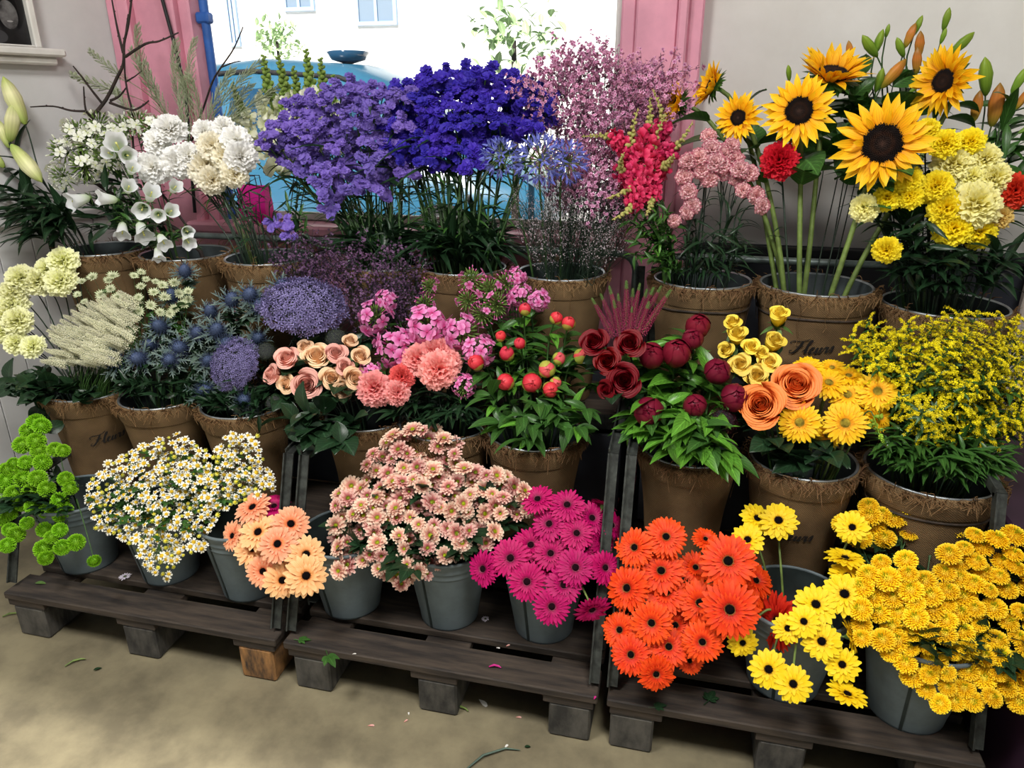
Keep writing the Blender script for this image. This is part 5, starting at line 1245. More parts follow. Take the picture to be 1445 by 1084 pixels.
bunch('M6', 'peony', 'flower', 'coral peony bud', 'coral peony buds', one([z(x_, y_, d_*1.02, t_, off=(i % 3)*.008) for i, (x_, y_, d_, t_) in enumerate(A)]), MID(1.63, .70), ('stem', .003), [('peony', 'leaf', 5, .085, .6, .97, True), ('peony', 'leaf_b', 2, .06, .8, .97, True)], face=(.5, .6, .4, .2), seed=24, where='of coral bunch')
greens('M6', 12, 'glossy peony leaf sprig below the coral buds', [(685, 540), (720, 560), (800, 560), (835, 580), (830, 620), (790, 640), (740, 625), (700, 600)], 25, [('peony', 'leaf', 6, .085, .5, 1., False), ('peony', 'leaf_b', 1, .08, .6, 1., False)], MID(1.58, .64), where='there')
A = [(1080, 430, 135, 'r_red1', -.3, .5), (1230, 437, 138, 'r_red2', 0, .4), (1135, 512, 130, 'r_red2', -.2, .3), (1205, 595, 158, 'r_red1', .05, .1), (1130, 630, 90, 'r_red1', -.6, -.2)]
bunch('M7', 'rose', 'flower', 'dark red rose', 'dark red roses', one([z(x_, y_, d_*1.05, t_, a_, b_, -.01) for x_, y_, d_, t_, a_, b_ in A]), MID(1.52, .70), ('stem_d', .003), [('wide', 'leaf_d', 5, .075, .55, .92, True)], seed=26, where='of red bunch')
A = [(838+20*i % 97, 440+(i*37) % 34) for i in range(13)]
items = [[H(a, b, 62*r.uniform(.8, 1.2), 'heath', (a-888)/45*.7, 1.0, off=r.uniform(0, .04), cw=.2)] for a, b in [(850, 448), (858, 440), (868, 436), (876, 446), (884, 432), (890, 444), (897, 430), (903, 442), (910, 436), (918, 432), (926, 440), (872, 456), (890, 458), (906, 455)]]
bunch('M7', 'heather', 'flower', 'crimson heather spike with green tip', 'crimson heather spikes', items, MID(1.80, .84), ('stem_d', .0012), seed=27, where='of heather')
d_ = 'p_dark'
P6 = zc(965, 340)
bunch('M7', 'peony', 'flower', 'dark maroon peony', 'dark maroon peonies', one([z(1320, 490, 118, d_+'1', -.1, .4), z(1430, 480, 128, d_+'2', .1, .6), z(1310, 725, 132, d_+'1', -.1, .1, -.03), P6(60, 365, 110, d_+'2', .1, .5, .02), P6(35, 418, 96, d_+'1', .1, .3, .01), P6(142, 555, 118, d_+'1', .1, .3), P6(215, 665, 126, d_+'1', .3, .1), P6(48, 700, 104, d_+'2', 0, 0, -.02)]),
      MID(1.61, .72), ('stem', .0035), [('peony', 'leaf_b', 4, .10, .6, .98, True), ('peony', 'leaf', 4, .11, .55, .95, True)], face=(.5, .5, .35, .2), seed=28, where='of maroon bunch')
greens('M7', 12, 'bright peony leaf sprig below the maroon peonies', [(890, 560), (960, 560), (1020, 580), (1015, 640), (980, 650), (950, 620), (905, 620)], 29, [('peony', 'leaf_b', 6, .105, .5, 1., False), ('peony', 'leaf', 2, .10, .5, 1., False)], MID(1.56, .66), where='there')
bunch('M7', 'scabious', 'flower', 'nearly black scabious below the maroon peonies', None, [[P6(165, 765, 115, 'scab', .1, .2, -.01)]], MID(1.62, .7), ('stem_d', .002))
A = [(405, 318, 120, 'r_yellow1', .05, 1.1), (207, 352, 105, 'r_yellow2', -.2, .9), (225, 400, 118, 'r_yellow1', -.1, .8), (180, 465, 100, 'r_yellow2', -.4, .4), (285, 455, 108, 'r_yellow2', 0, .5), (383, 430, 122, 'r_yellow1', .3, .8), (240, 525, 120, 'r_yopen1', -.2, .4), (362, 515, 116, 'r_yopen1', .2, .5), (310, 572, 128, 'r_yopen1', 0, .4), (330, 480, 90, 'r_yellow2', .1, .6)]
bunch('M8', 'rose', 'flower', 'yellow rose', 'yellow roses', one([P6(x_, y_, dd_*(1.3 if 'yellow' in t_ else 1.), t_, a_, b_, .02) for x_, y_, dd_, t_, a_, b_ in A]), MID(1.66, .74), ('stem', .003), [('wide', 'leaf_d', 3, .07, .5, .9, True)], seed=30, where='of yellow bunch')
bunch('M8', 'rose', 'flower', 'large orange rose', 'orange roses', one([P6(478, 612, 195, 'r_orange2', .1, .3, -.03), P6(325, 695, 195, 'r_orange1', -.1, .15, -.05)]), MID(1.62, .70), ('stem_d', .0035), [('wide', 'leaf_d', 5, .08, .5, .9, True)], seed=31, labels=['large orange rose, upper of the two beside the golden gerberas', 'large orange rose, lower of the two beside the golden gerberas'])
g = 'g_gold'
bunch('M8', 'gerbera', 'flower', 'golden yellow gerbera', 'golden gerberas', one([P6(492, 772, 188, g+'1', -.1, .1, -.02), P6(685, 775, 192, g+'1', .05, .1, -.03), P6(822, 640, 186, g+'1', .2, .3), P6(615, 605, 170, g+'2', .2, .8, .02), P6(695, 655, 170, g+'2', .1, .4, .02), P6(530, 540, 130, g+'3', 0, .9, .05), P6(700, 575, 130, g+'3', .1, 1.3, .04), P6(832, 748, 140, g+'2', .8, .1, .02), P6(610, 825, 130, g+'3', 0, -.2, .02), P6(760, 705, 140, g+'3', .4, .3, .03), P6(630, 540, 110, g+'3', 0, 1., .06)]),
      MID(1.62, .70), ('stem_l', .003), seed=32, where='of golden bunch')
greens('M8', 6, 'dark round rose leaf sprig under the orange roses', [(1060, 600), (1110, 610), (1180, 620), (1170, 650), (1100, 660), (1050, 630)], 33, [('wide', 'leaf_d', 5, .07, .6, 1., False)], MID(1.58, .62))
bunch('M8', 'snapdragon', 'flower', 'bright green snapdragon bud tip beside the golden gerberas', None, [[P6(828, 815, 150, 'sn_green3', .5, -1., -.02, .3)]], MID(1.6, .66), ('stem', .002))
poly = [(1205, 490), (1245, 470), (1290, 465), (1340, 470), (1400, 475), (1460, 480), (1470, 560), (1440, 600), (1390, 615), (1310, 610), (1275, 590), (1280, 540), (1225, 520)]
pts = sample(poly, 21, 46, r)
items = [[H(a, b, 100*r.uniform(.8, 1.15), pick(r, 'gold', 3), (a-1310)/110*.9+r.uniform(-.3, .3), .55+(540-b)/110+r.uniform(-.2, .2), off=r.uniform(-.03, .05), cw=.55)] for a, b in pts]
bunch('M9', 'goldenrod', 'flower', 'yellow goldenrod plume in the pot beside the golden gerberas', 'goldenrod plumes', items, MID(1.64, .74, .75), ('stem', .0016), [('lance', 'leaf', 16, .055, .45, .97, False)], seed=34, where='of goldenrod', spread=.8)
greens('M9', 26, 'green goldenrod leaf sprig low over its pot', [(1240, 600), (1300, 615), (1400, 620), (1430, 640), (1390, 665), (1300, 660), (1245, 640)], 35, [('lance', 'leaf', 14, .065, .5, 1., False)], MID(1.57, .64))
greens('M9', 16, 'green goldenrod leaf sprig between the yellow plumes', [(1210, 500), (1300, 480), (1440, 490), (1440, 590), (1290, 600)], 36, [('lance', 'leaf', 14, .06, .5, 1., False), ('lance', 'leaf_d', 6, .06, .5, 1., False)], MID(1.63, .74, .75))
# ---- top row, from the left
BK = lambda Y=2.03, z=1.2, s=.35: (Y, z, s)
r = random.Random(9)
lb = 'lb_white'
bunch('B1', 'lily', 'flower', 'white lily stem', 'white lilies', [
    [H(20, 142, 64, lb, -.25, 1., cw=.15), H(17, 172, 56, lb, .35, 1., .01, .1), H(4, 188, 40, lb, -.2, 1., .02, .1)],
    [H(38, 231, 62, lb, .55, -.9, -.03, .1), H(-14, 215, 50, lb, -.6, .8, 0, .1)]], BK(1.98), ('stem_d', .004), [('lance', 'leaf_d', 9, .15, .45, .95, True)], seed=41, labels=['lily stem with upright cream-green buds at the picture edge', 'lily stem with one drooping cream bud beside white phlox'])
greens('B1', 9, 'dark long-leaved lily sprig beside the white phlox', [(0, 255), (60, 265), (90, 270), (110, 310), (60, 340), (10, 320)], 42, [('long', 'leaf_d', 4, .16, .4, 1., False), ('lance', 'leaf_d', 8, .14, .4, 1., False)], BK(1.96))
A = [(110, 190, 56, 'phlw4'), (140, 178, 56, 'phlw5'), (92, 215, 56, 'phlw4'), (120, 235, 60, 'phlw5'), (160, 200, 56, 'phlw4'), (195, 175, 52, 'phlw5'), (88, 250, 48, 'phlw4'), (150, 225, 54, 'phlwg7'), (215, 180, 48, 'phlw5'), (175, 180, 46, 'phlwg7'), (128, 205, 50, 'phlw4')]
bunch('B2', 'phlox', 'flower', 'white phlox cluster with green buds', 'white phlox', one([H(*a, off=.01*(i % 3)) for i, a in enumerate(A)]), BK(2.02), ('stem', .002), [('lance', 'leaf', 9, .06, .4, .97, False), ('lance', 'leaf_d', 6, .08, .3, .9, False)], seed=43, where='of white phlox')
z = zc(0, 0)
A = [(500, 620, 92, -.1, .3), (540, 660, 74, .1, .0), (470, 655, 60, -.3, .2), (605, 885, 76, -.1, -.2), (672, 912, 60, 0, -.1), (722, 900, 64, .3, .2), (640, 830, 74, .3, .6), (545, 800, 64, .2, .4), (455, 845, 74, -1.1, .1), (335, 850, 84, -.9, -.2), (520, 975, 68, -.2, -.9), (605, 980, 84, .2, -.9), (690, 1022, 66, .3, -.8), (795, 1022, 62, .3, -.5), (792, 980, 56, .2, -.2), (672, 1078, 56, 0, -1.4), (560, 720, 60, .3, .5), (740, 800, 60, .4, .4)]
hs = [z(X, Y, d*1.1, 'bell', a, b, -.02+.006*(i % 4), .7) for i, (X, Y, d, a, b) in enumerate(A)]
gs = groups([(q['px'], q['py']) for q in hs], 7, r)
bunch('B2', 'bellflower', 'flower', 'white bellflower stem with open bells', 'white bellflowers', [[hs[i] for i in q] for q in gs], BK(1.97), ('stem', .002), [('lance', 'leaf', 9, .055, .45, .97, False)], seed=44, where='of white bells')
greens('B2', 8, 'dark leaf sprig below the white bellflowers', [(110, 260), (200, 280), (250, 310), (200, 340), (120, 330)], 45, [('lance', 'leaf_d', 12, .09, .4, 1., False)], BK(2.03))
A = [(715, 535, 135, 'c_white1'), (660, 597, 120, 'c_white2'), (640, 708, 136, 'c_white1'), (757, 690, 135, 'c_white2'), (875, 553, 105, 'c_white1'), (955, 530, 92, 'c_white2'), (905, 612, 122, 'c_ivory1'), (1010, 588, 130, 'c_white2'), (878, 700, 158, 'c_ivory1'), (1030, 658, 136, 'c_white1'), (1002, 740, 118, 'c_ivory2'), (905, 768, 116, 'c_ivory1'), (800, 655, 110, 'c_white1'), (960, 650, 118, 'c_ivory2')]
bunch('B3', 'carnation', 'flower', 'white carnation', 'white carnations', one([z(X, Y, d, t, off=.012*(i % 3)-.02) for i, (X, Y, d, t) in enumerate(A)]), BK(2.0), ('stem_d', .0022), [('long', 'leaf_d', 2, .06, .4, .8, False)], seed=46, where='of white bunch', face=(.4, .5, .3, .15), spread=.7)
A = [(345, 150, 66), (383, 128, 84), (408, 132, 88), (425, 140, 80), (440, 125, 90), (458, 132, 84), (472, 140, 66), (400, 165, 80)]
bunch('B4', 'snapdragon', 'flower', 'white snapdragon spike with green buds', 'white snapdragons', [[H(a, b+20, c*1.55, f'sn_white{1+i % 2}', -.15+.04*i, 1., .14, .1)] for i, (a, b, c) in enumerate(A)], BK(2.06), ('stem', .003), [('lance', 'leaf', 14, .05, .3, .9, False)], seed=47, where='of white snapdragons')
A = [(148, 75, -.9, .6), (128, 100, -1., .3), (190, 60, -.3, 1.), (200, 90, -.5, .9), (215, 110, -.4, 1.), (240, 90, -.2, 1.), (262, 75, .0, 1.), (268, 110, .1, 1.), (285, 130, .2, 1.), (300, 120, .4, 1.), (330, 100, .6, .7), (320, 140, .5, .8), (250, 140, -.2, 1.), (180, 140, -.7, .7), (350, 130, .8, .6)]
bunch('B3', 'feather_grass', 'grass', 'feathery green grass plume', 'feather grass', [[H(a, b+18, 112*r.uniform(.8, 1.1), pick(r, 'plume', 2), tx, ty, .02+.02*(i % 3), .05, 0 if tx > 0 else PI)] for i, (a, b, tx, ty) in enumerate(A)], BK(2.05), ('stem_l', .0011), [('long', 'leaf', 2, .16, .3, .6, False)], seed=48, where='of grass')
pl = [(380, 190), (400, 160), (440, 132), (500, 118), (545, 122), (585, 140), (590, 180), (585, 240), (540, 275), (500, 270), (470, 285), (440, 250), (400, 235), (376, 205)]
pts = sample(pl, 15.5, 80, r); hs = [H(a, b, 36*r.uniform(.85, 1.25), pick(r, 'st_lilac', 3), off=r.uniform(-.05, .07)) for a, b in pts]
extra = [(402, 318), (385, 316), (410, 330), (480, 240), (465, 300)]
hs += [H(a, b, 30, pick(r, 'st_lilac', 3), off=-.02) for a, b in extra]; pts = pts+extra
bunch('B4', 'statice', 'flower', 'lilac statice stem between the white snapdragons and violet statice', 'lilac statice', [[hs[i] for i in q] for q in groups(pts, 34, r)], BK(2.04), ('stem', .0034), [('long', 'leaf', 5, .07, .2, .8, False), ('long', 'leaf_d', 5, .18, .02, .3, False)], face=(.5, .4, .9, .35), seed=49, where='of lilac bunch', spread=.9)
pl = [(545, 165), (560, 130), (620, 106), (655, 100), (690, 105), (745, 118), (775, 135), (775, 175), (745, 190), (700, 200), (690, 230), (640, 245), (605, 235), (560, 215), (545, 190)]
pts = sample(pl, 14.5, 84, r); hs = [H(a, b, 37*r.uniform(.85, 1.25), pick(r, 'st_blue', 3), off=r.uniform(-.06, .06)) for a, b in pts]
bunch('B5', 'statice', 'flower', 'violet-blue statice stem between the lilac statice and blue agapanthus', 'violet-blue statice', [[hs[i] for i in q] for q in groups(pts, 38, r)], BK(2.03), ('stem', .0036), [('long', 'leaf', 6, .09, .15, .8, False), ('long', 'leaf_d', 7, .19, .02, .3, False)], face=(.5, .4, .9, .35), seed=50, where='of violet bunch', spread=.9)
pl = [(745, 150), (775, 115), (800, 95), (840, 88), (880, 102), (930, 125), (945, 150), (925, 175), (870, 195), (850, 225), (880, 290), (860, 310), (800, 290), (780, 260), (800, 210), (760, 200)]
pts = sample(pl, 16, 54, r)
bunch('B6', 'waxflower', 'flower', 'pink waxflower sprig in front of the window beside the pink jamb', 'pink waxflower sprigs', [[H(a, b, 76*r.uniform(.8, 1.2), pick(r, 'wax', 3), (a-820)/100*.6+r.uniform(-.2, .2), 1.+r.uniform(-.2, .2), r.uniform(-.05, .09), .25)] for a, b in pts], BK(2.05), ('stem_d', .0014), [('long', 'leaf_d', 5, .04, .3, .9, False)], seed=51, where='of pink waxflower', spread=.9)
bunch('B6', 'agapanthus', 'flower', 'blue agapanthus umbel', 'blue agapanthus', one([H(707, 222, 66, 'agap1', -.3, .6, -.05), H(762, 226, 84, 'agap2', .1, .5, -.07), H(800, 228, 70, 'agap1', .4, .4, -.05)]), BK(2.0), ('stem', .0035), seed=52, labels=['blue agapanthus umbel close beside the violet statice', 'largest blue agapanthus umbel, in the middle of the three', 'blue agapanthus umbel in front of the waxflower'])
pts = sample([(745, 300), (790, 290), (870, 295), (885, 340), (850, 370), (760, 370), (740, 340)], 14, 26, r)
bunch('B6', 'limonium', 'flower', 'pale misty fine sprig under the pink waxflower', 'pale misty sprigs', [[H(a, b, 80*r.uniform(.8, 1.2), 'fine1', (a-810)/90*.5, 1., r.uniform(-.05, .04), .15)] for a, b in pts], BK(2.03), ('stem_d', .0012), seed=53, where='there', spread=.9)
z3 = zc(965, 0)
A = [(868, 195, 80, -.8, .6), (890, 215, 104, -.3, .9), (915, 190, 96, .2, 1.), (935, 180, 90, .5, 1.), (880, 245, 100, -.5, .2), (905, 250, 112, -.1, -.9), (930, 240, 100, .6, .3), (945, 215, 90, .9, .3), (895, 285, 92, -.1, -1.1), (920, 275, 84, .3, -1.1), (915, 220, 100, .1, .3)]
bunch('B7', 'snapdragon', 'flower', 'pink snapdragon spike with green tip', 'pink snapdragons', [[H(a, b, c, f'sn_pink{1+i % 2}', tx, ty, -.03+.012*(i % 4), .35)] for i, (a, b, c, tx, ty) in enumerate(A)], BK(2.0), ('stem', .003), [('lance', 'leaf', 12, .05, .3, .9, False)], seed=54, where='of pink snapdragons')
greens('B7', 12, 'leafy green snapdragon sprig over its pot', [(890, 290), (950, 300), (955, 350), (940, 385), (900, 375), (885, 330)], 55, [('lance', 'leaf', 16, .055, .35, 1., False), ('lance', 'leaf_b', 4, .045, .6, 1., False)], BK(1.96))
A = [(985, 220, 30), (1005, 208, 30), (1022, 215, 30), (1036, 222, 30), (1010, 226, 30), (990, 238, 28), (1001, 250, 28), (1024, 242, 26), (1045, 236, 28), (1060, 243, 26), (1050, 266, 24), (1070, 275, 28), (1078, 291, 26), (970, 270, 26), (967, 300, 22), (1000, 190, 24), (970, 225, 28), (965, 248, 28), (975, 290, 26), (1040, 250, 26), (950, 312, 20), (1018, 232, 28), (1033, 203, 24)]
hs = [H(a, b, c*.95, f'c_spray{1+i % 2}', off=-.04+.01*(i % 4)) for i, (a, b, c) in enumerate(A)]
bunch('B7', 'carnation', 'flower', 'pink spray carnation with purple edges', 'pink spray carnations', [[hs[i] for i in q] for q in groups([(a, b) for a, b, c in A], 10, r)], BK(1.98), ('stem_d', .0022), [('long', 'leaf_d', 6, .07, .2, .9, False)], face=(.6, .5, .4, .2), seed=56, where='of spray carnations', spread=.9)
# sunflowers
S = [z3(232, 500, 225, 'sun2', -.45, .1, -.02, 1), z3(490, 472, 312, 'sun1', -.1, .2, -.05, 1), z3(632, 318, 345, 'sun3', .25, 1.5, .02, .8), z3(843, 610, 400, 'sun4', .05, .05, -.12, 1), z3(1105, 345, 305, 'sun2', -1.05, .15, 0, .9), z3(118, 365, 215, 'sun3', -1.5, .55, .06, .1), z3(-25, 440, 200, 'sun3', -1.5, .3, .06, .1)]
S[0]['d'] *= .95
bunch('B8', 'sunflower', 'flower', 'sunflower', 'sunflowers', one(S), BK(2.0), ('stem_l', .0075), [('wide', 'leaf', 4, .12, .5, .8, True)], seed=57, spread=.5,
      labels=['small sunflower facing forward above the pink spray carnations', 'sunflower with round black face, second largest of the bunch', 'sunflower tilted up to the ceiling behind the round-faced one', 'largest sunflower, lowest of the bunch, with wide black face', 'sunflower turned sideways in front of the lily buds', 'sunflower seen from the side against the wall, behind the small one', 'sunflower seen from the side beside the pink window jamb'])
bunch('B8', 'carnation', 'flower', 'single red carnation below the sunflowers', None, [[z3(405, 675, 150, 'c_red1', -.1, .3, -.02)]], BK(2.0), ('stem_d', .003), [('long', 'leaf_d', 6, .08, .3, .9, False)])
A = [(1115, 597, 122, 'c_yellow1'), (1222, 590, 110, 'c_yellow2'), (1150, 682, 158, 'c_pale1'), (1170, 716, 100, 'c_yellow1'), (1080, 780, 124, 'c_yellow2'), (1115, 880, 138, 'c_yellow1'), (1150, 968, 150, 'c_yellow2'), (1262, 985, 136, 'c_yellow1'), (1258, 852, 195, 'c_pale2'), (1332, 752, 145, 'c_pale1'), (1290, 662, 130, 'c_pale2'), (1342, 912, 108, 'c_tan1'), (955, 752, 102, 'c_yellow1'), (960, 830, 104, 'c_yellow2'), (862, 835, 110, 'c_yellow1'), (765, 882, 112, 'c_pale1'), (860, 1065, 108, 'c_yellow2'), (1032, 540, 100, 'c_yellow1'), (1232, 742, 110, 'c_pale1'), (1045, 815, 90, 'c_yellow1')]
bunch('B9', 'carnation', 'flower', 'yellow carnation', 'yellow carnations', one([z3(X, Y, d, t, off=-.03+.012*(i % 4)) for i, (X, Y, d, t) in enumerate(A)]), BK(1.96), ('stem_d', .0024), [('long', 'leaf_d', 6, .09, .2, .9, False)], seed=58, where='of yellow bunch', spread=.8, face=(.35, .4, .35, .15))
bunch('B9', 'carnation', 'flower', 'orange-red carnation at the picture edge beside yellow carnations', None, [[z3(1412, 805, 135, 'c_redo1', .1, .2, -.02)]], BK(1.96), ('stem_d', .0024))
lg, lo = 'lb_green', 'lb_orange'
A = [[(790, 195, 120, lg, -.7, .75), (828, 178, 100, lg, .2, 1.), (865, 130, 54, lg, .1, 1.)], [(705, 215, 84, lo, -.3, 1.), (552, 250, 44, lg, -.2, 1.), (445, 310, 66, lg, -.2, 1.)], [(920, 200, 92, lg, -.5, .85), (962, 150, 100, lo, .3, 1.), (995, 108, 80, lg, .3, 1.), (1000, 190, 110, lo, -.1, 1.), (990, 258, 108, lo, -.15, 1.)],
     [(1115, 80, 88, lg, .1, 1.), (1102, 152, 62, lg, .2, 1.), (1180, 185, 120, lg, .75, .75)], [(830, 340, 98, lg, .15, 1.), (890, 312, 140, lo, .65, .85), (978, 378, 54, lg, .6, .6)], [(1280, 325, 160, lg, -.25, 1.), (1325, 445, 175, lo, -.02, 1.), (1245, 450, 125, lo, .0, 1.)], [(1425, 340, 110, lg, .4, 1.), (1440, 420, 90, lo, .4, .9), (1450, 550, 60, lg, .8, .5)]]
bunch('B9', 'lily', 'flower', 'lily stem with green and orange buds', 'orange lily buds', [[z3(X, Y, d, t, a, b, .06, .12) for X, Y, d, t, a, b in it] for it in A], BK(2.04), ('stem', .004), [('lance', 'leaf', 5, .10, .5, .97, True), ('lance', 'leaf_d', 7, .12, .2, .8, True)], seed=59, where='there', spread=.8)
greens('B7', 12, 'dark narrow sprig among the spray carnation stems', [(965, 310), (1050, 300), (1060, 350), (970, 370)], 69, [('long', 'leaf_d', 9, .09, .2, 1., False)], BK(1.99))
greens('B3', 10, 'thin dark sprig among the white carnation stems', [(310, 275), (370, 260), (400, 300), (340, 330)], 70, [('long', 'leaf_d', 4, .07, .2, 1., False)], BK(2.0))
greens('B9', 12, 'broad green lily leaf sprig behind the sunflowers', [(1190, 90), (1250, 70), (1300, 100), (1300, 200), (1300, 280), (1230, 260), (1180, 160)], 71, [('wide', 'leaf', 4, .10, .6, 1., False), ('lance', 'leaf', 6, .13, .5, 1., False)], BK(2.12))
greens('B9', 8, 'green lance-leaved lily sprig at the wall', [(1380, 150), (1440, 130), (1440, 300), (1390, 330)], 72, [('lance', 'leaf', 9, .13, .5, 1., False)], BK(2.10))
greens('B9', 14, 'dark leaf sprig among yellow carnation stems', [(1255, 330), (1300, 290), (1420, 320), (1430, 380), (1340, 390), (1270, 380)], 60, [('lance', 'leaf_d', 10, .10, .3, 1., False)], BK(1.98))
greens('B8', 6, 'broad sunflower leaf sprig between the heads', [(1130, 190), (1180, 170), (1230, 120), (1290, 120), (1290, 180), (1200, 260), (1150, 260)], 61, [('wide', 'leaf', 5, .12, .7, 1., False)], BK(2.12))

greens('M2', 12, 'dark leafy sprig low among the sea holly', [(165, 520), (290, 540), (290, 575), (240, 570), (170, 555)], 62, [('lance', 'leaf_d', 12, .07, .4, 1., False)], MID(1.66, .66))
greens('M3', 14, 'dark leafy sprig under the throatwort', [(290, 560), (400, 520), (420, 570), (380, 590), (300, 590)], 63, [('lance', 'leaf_d', 12, .07, .4, 1., False)], MID(1.66, .66))
greens('M4', 8, 'dark broad leaf sprig behind the pink roses', [(400, 470), (520, 460), (530, 560), (400, 560)], 64, [('wide', 'leaf_d', 8, .07, .5, 1., False)], MID(1.70, .68))
greens('M5', 14, 'dark narrow leaf sprig behind the salmon carnations', [(530, 520), (680, 510), (690, 580), (530, 590)], 65, [('lance', 'leaf_d', 12, .07, .4, 1., False)], MID(1.68, .66))
greens('M6', 14, 'glossy peony leaf sprig between the coral buds', [(670, 450), (720, 430), (800, 440), (835, 480), (840, 550), (700, 560)], 66, [('peony', 'leaf', 7, .075, .4, 1., False), ('peony', 'leaf_b', 2, .07, .6, 1., False)], MID(1.70, .70))
greens('M7', 10, 'bright peony leaf sprig between the maroon peonies', [(890, 500), (940, 470), (1010, 500), (1010, 570), (900, 560)], 67, [('peony', 'leaf_b', 6, .09, .4, 1., False), ('peony', 'leaf', 3, .09, .5, 1., False)], MID(1.69, .72))
greens('B3', 7, 'grey-green leaf sprig among the white snapdragons', [(400, 220), (440, 230), (440, 330), (400, 320)], 68, [('lance', 'leaf', 14, .05, .3, 1., False)], BK(2.07))
# bare twigs, drawn along their branches
def twig(label, lines, Y, rad, potkey):
    x, y, zb, Rt, Hh = POT[potkey]
    base = np.array([x+rng.uniform(-.03, .03), y+.03, zb+.02]); t = thing('bare_twig', label, 'branch', tuple(base))
    first = True
    for ln in lines:
        p = np.array([at(a, b, Y=Y+.03*math.sin(a*.05)) for a, b in ln])
        if first: p = np.vstack([[base], [[x+.02, y+.05, zb+Hh]], p])
        n = len(p); rr = np.linspace(rad if first else rad*.6, rad*.4 if first else rad*.25, n)
        q = smooth_path(p, 4); rq = np.interp(np.linspace(0, n-1, len(q)), range(n), rr)
        mb = MB(); mb.tube(q-base, rq, 6)
        for k in range(3, len(q)-1, 3): dome_ = MB(); dome(dome_, rad*.45, rad*.5, 0, 5, 2, full=True); mb.add(dome_.arrays(), np.eye(3), q[k]-base+np.array([rq[k]*.7*(-1)**k, 0, rq[k]*.3]))
        mb.obj('stem' if first else 'branch', M['twig'], t); first = False
twig('bare dark forked twig against the grey wall beside the pink jamb', [[(124, 250), (126, 180), (131, 165), (150, 140), (165, 110), (174, 90), (175, 62), (181, 35), (186, -5)], [(131, 165), (121, 155), (118, 122)], [(145, 147), (130, 128), (115, 108), (103, 93)], [(122, 157), (100, 156), (75, 150), (43, 151)], [(174, 75), (166, 42), (157, -5)], [(155, 145), (185, 155), (200, 150), (210, 142)], [(156, 142), (168, 136), (178, 124)], [(177, 80), (205, 62), (225, 58), (252, 46)]], 2.07, .0075, 'B2')
twig('straight bare twig crossing the pink jamb behind white carnations', [[(196, 230), (188, 165), (180, 130), (176, 100), (176, 60), (181, 20)], [(178, 115), (190, 108), (200, 100)]], 2.10, .0045, 'B2')
twig('thin bare twig rising across the window beside the blue pipe', [[(272, 230), (272, 195), (288, 150), (300, 115), (312, 95), (326, 75), (334, 60), (343, 38)], [(312, 95), (330, 88), (340, 86)]], 2.16, .0042, 'B3')

# ---- bits fallen on the pallets and the floor
def litter(px, py, Zs, kind, label, size, rz=0., mt=None):
    p = at(px, py, Z=Zs); r = random.Random(int(px*7+py))
    if kind == 'daisy':
        t = thing('fallen_flower', label, 'flower', tuple(p), None, rz)
        for pn, me in T['fever1' if mt == 's' else 'ch_pink3']['parts']:
            o = link(pn, me if mt else DAISY[pn], t, M=Matrix.Scale(size, 4)); o.location = (0, 0, .006)
        return
    mb = MB()
    if kind == 'petal':
        P, U = petal(size, size*.45, ns=4, nc=2, a0=.15, a1=-.4, cup=.3, prof='round'); mb.grid(P, U); nm = 'fallen_petal'; c = 'petal'
    elif kind == 'leaf':
        mb.add(LEAF['lobed'].arrays(), np.eye(3)*size, (0, 0, .003)); nm = 'fallen_leaf'; c = 'leaf'
        mb.tube([(0, 0, .002), (-.5*size, .1*size, .003)], .0012, 4)
    elif kind == 'blade':
        mb.tube([(0, 0, .003), (size*.4, size*.1, .006), (size*.8, size*.05, .004), (size, -.1*size, .003)], [.002, .0035, .003, .001], 4); nm = 'fallen_stalk'; c = 'stalk'
    else:
        mb.add(LEAF['ovate'].arrays(), np.eye(3)*size, (0, 0, .003)); nm = 'fallen_leaf'; c = 'leaf'
    o = mb.obj(nm, mt, None); o.location = p+np.array([0, 0, .0015]); o.rotation_euler = (0, 0, rz); tag(o, label, c)
dp = petal_mat('lilac_white_petal', G3((206, 196, 214), (226, 220, 230)), streak=0, vary=.02, hue=0); de = flat_mat('dark_eye', (70, 80, 50), .8)
DAISY = {}
mb = MB(); rr_ = random.Random(3); ring(mb, 14, .14, 0, .36, .14, .1, -.2, rr_, prof='strap', ns=3, nc=1, jl=.2); DAISY['flower_head'] = mb.mesh('petals', dp)
mb = MB(); dome(mb, .15, .07, 0, 8, 3); DAISY['flower_center'] = mb.mesh('flower_center', de)
PZ = .144
litter(177, 816, PZ, 'daisy', 'pale fallen daisy on the pallet under the chamomile', .034)
litter(685, 876, PZ, 'daisy', 'pale fallen daisy on the pallet between the pink chrysanthemums and magenta gerberas', .022)
pk = petal_mat('pink_petal_litter', G3((226, 150, 140), (240, 190, 180)), streak=0); wp = petal_mat('white_petal_litter', G3((226, 222, 214), (240, 238, 232)), streak=0); mp = petal_mat('magenta_petal_litter', G3((190, 30, 120), (214, 60, 150)), streak=0)
litter(463, 928, PZ, 'leaf', 'green lobed leaf lying on the front board of the middle pallet', .045, -.7, M['leaf'])
litter(423, 905, PZ, 'leaf', 'small dark leaf near the iron leg on the middle pallet', .03, .3, M['leaf'])
litter(690, 943, PZ, 'blade', 'tiny lilac sprig on the front board of the middle pallet', .03, .2, mp)
litter(925, 1000, PZ, 'leaf', 'small dark leaf on the front board under the orange gerberas', .03, .5, M['leaf_d'])
litter(1000, 990, PZ, 'leaf', 'dark leaf on the pallet under the orange gerberas', .04, 1.2, M['leaf_d'])
litter(50, 825, PZ, 'ovate', 'pale dry leaf on the pallet under the green chrysanthemums', .03, .4, M['calyx'])
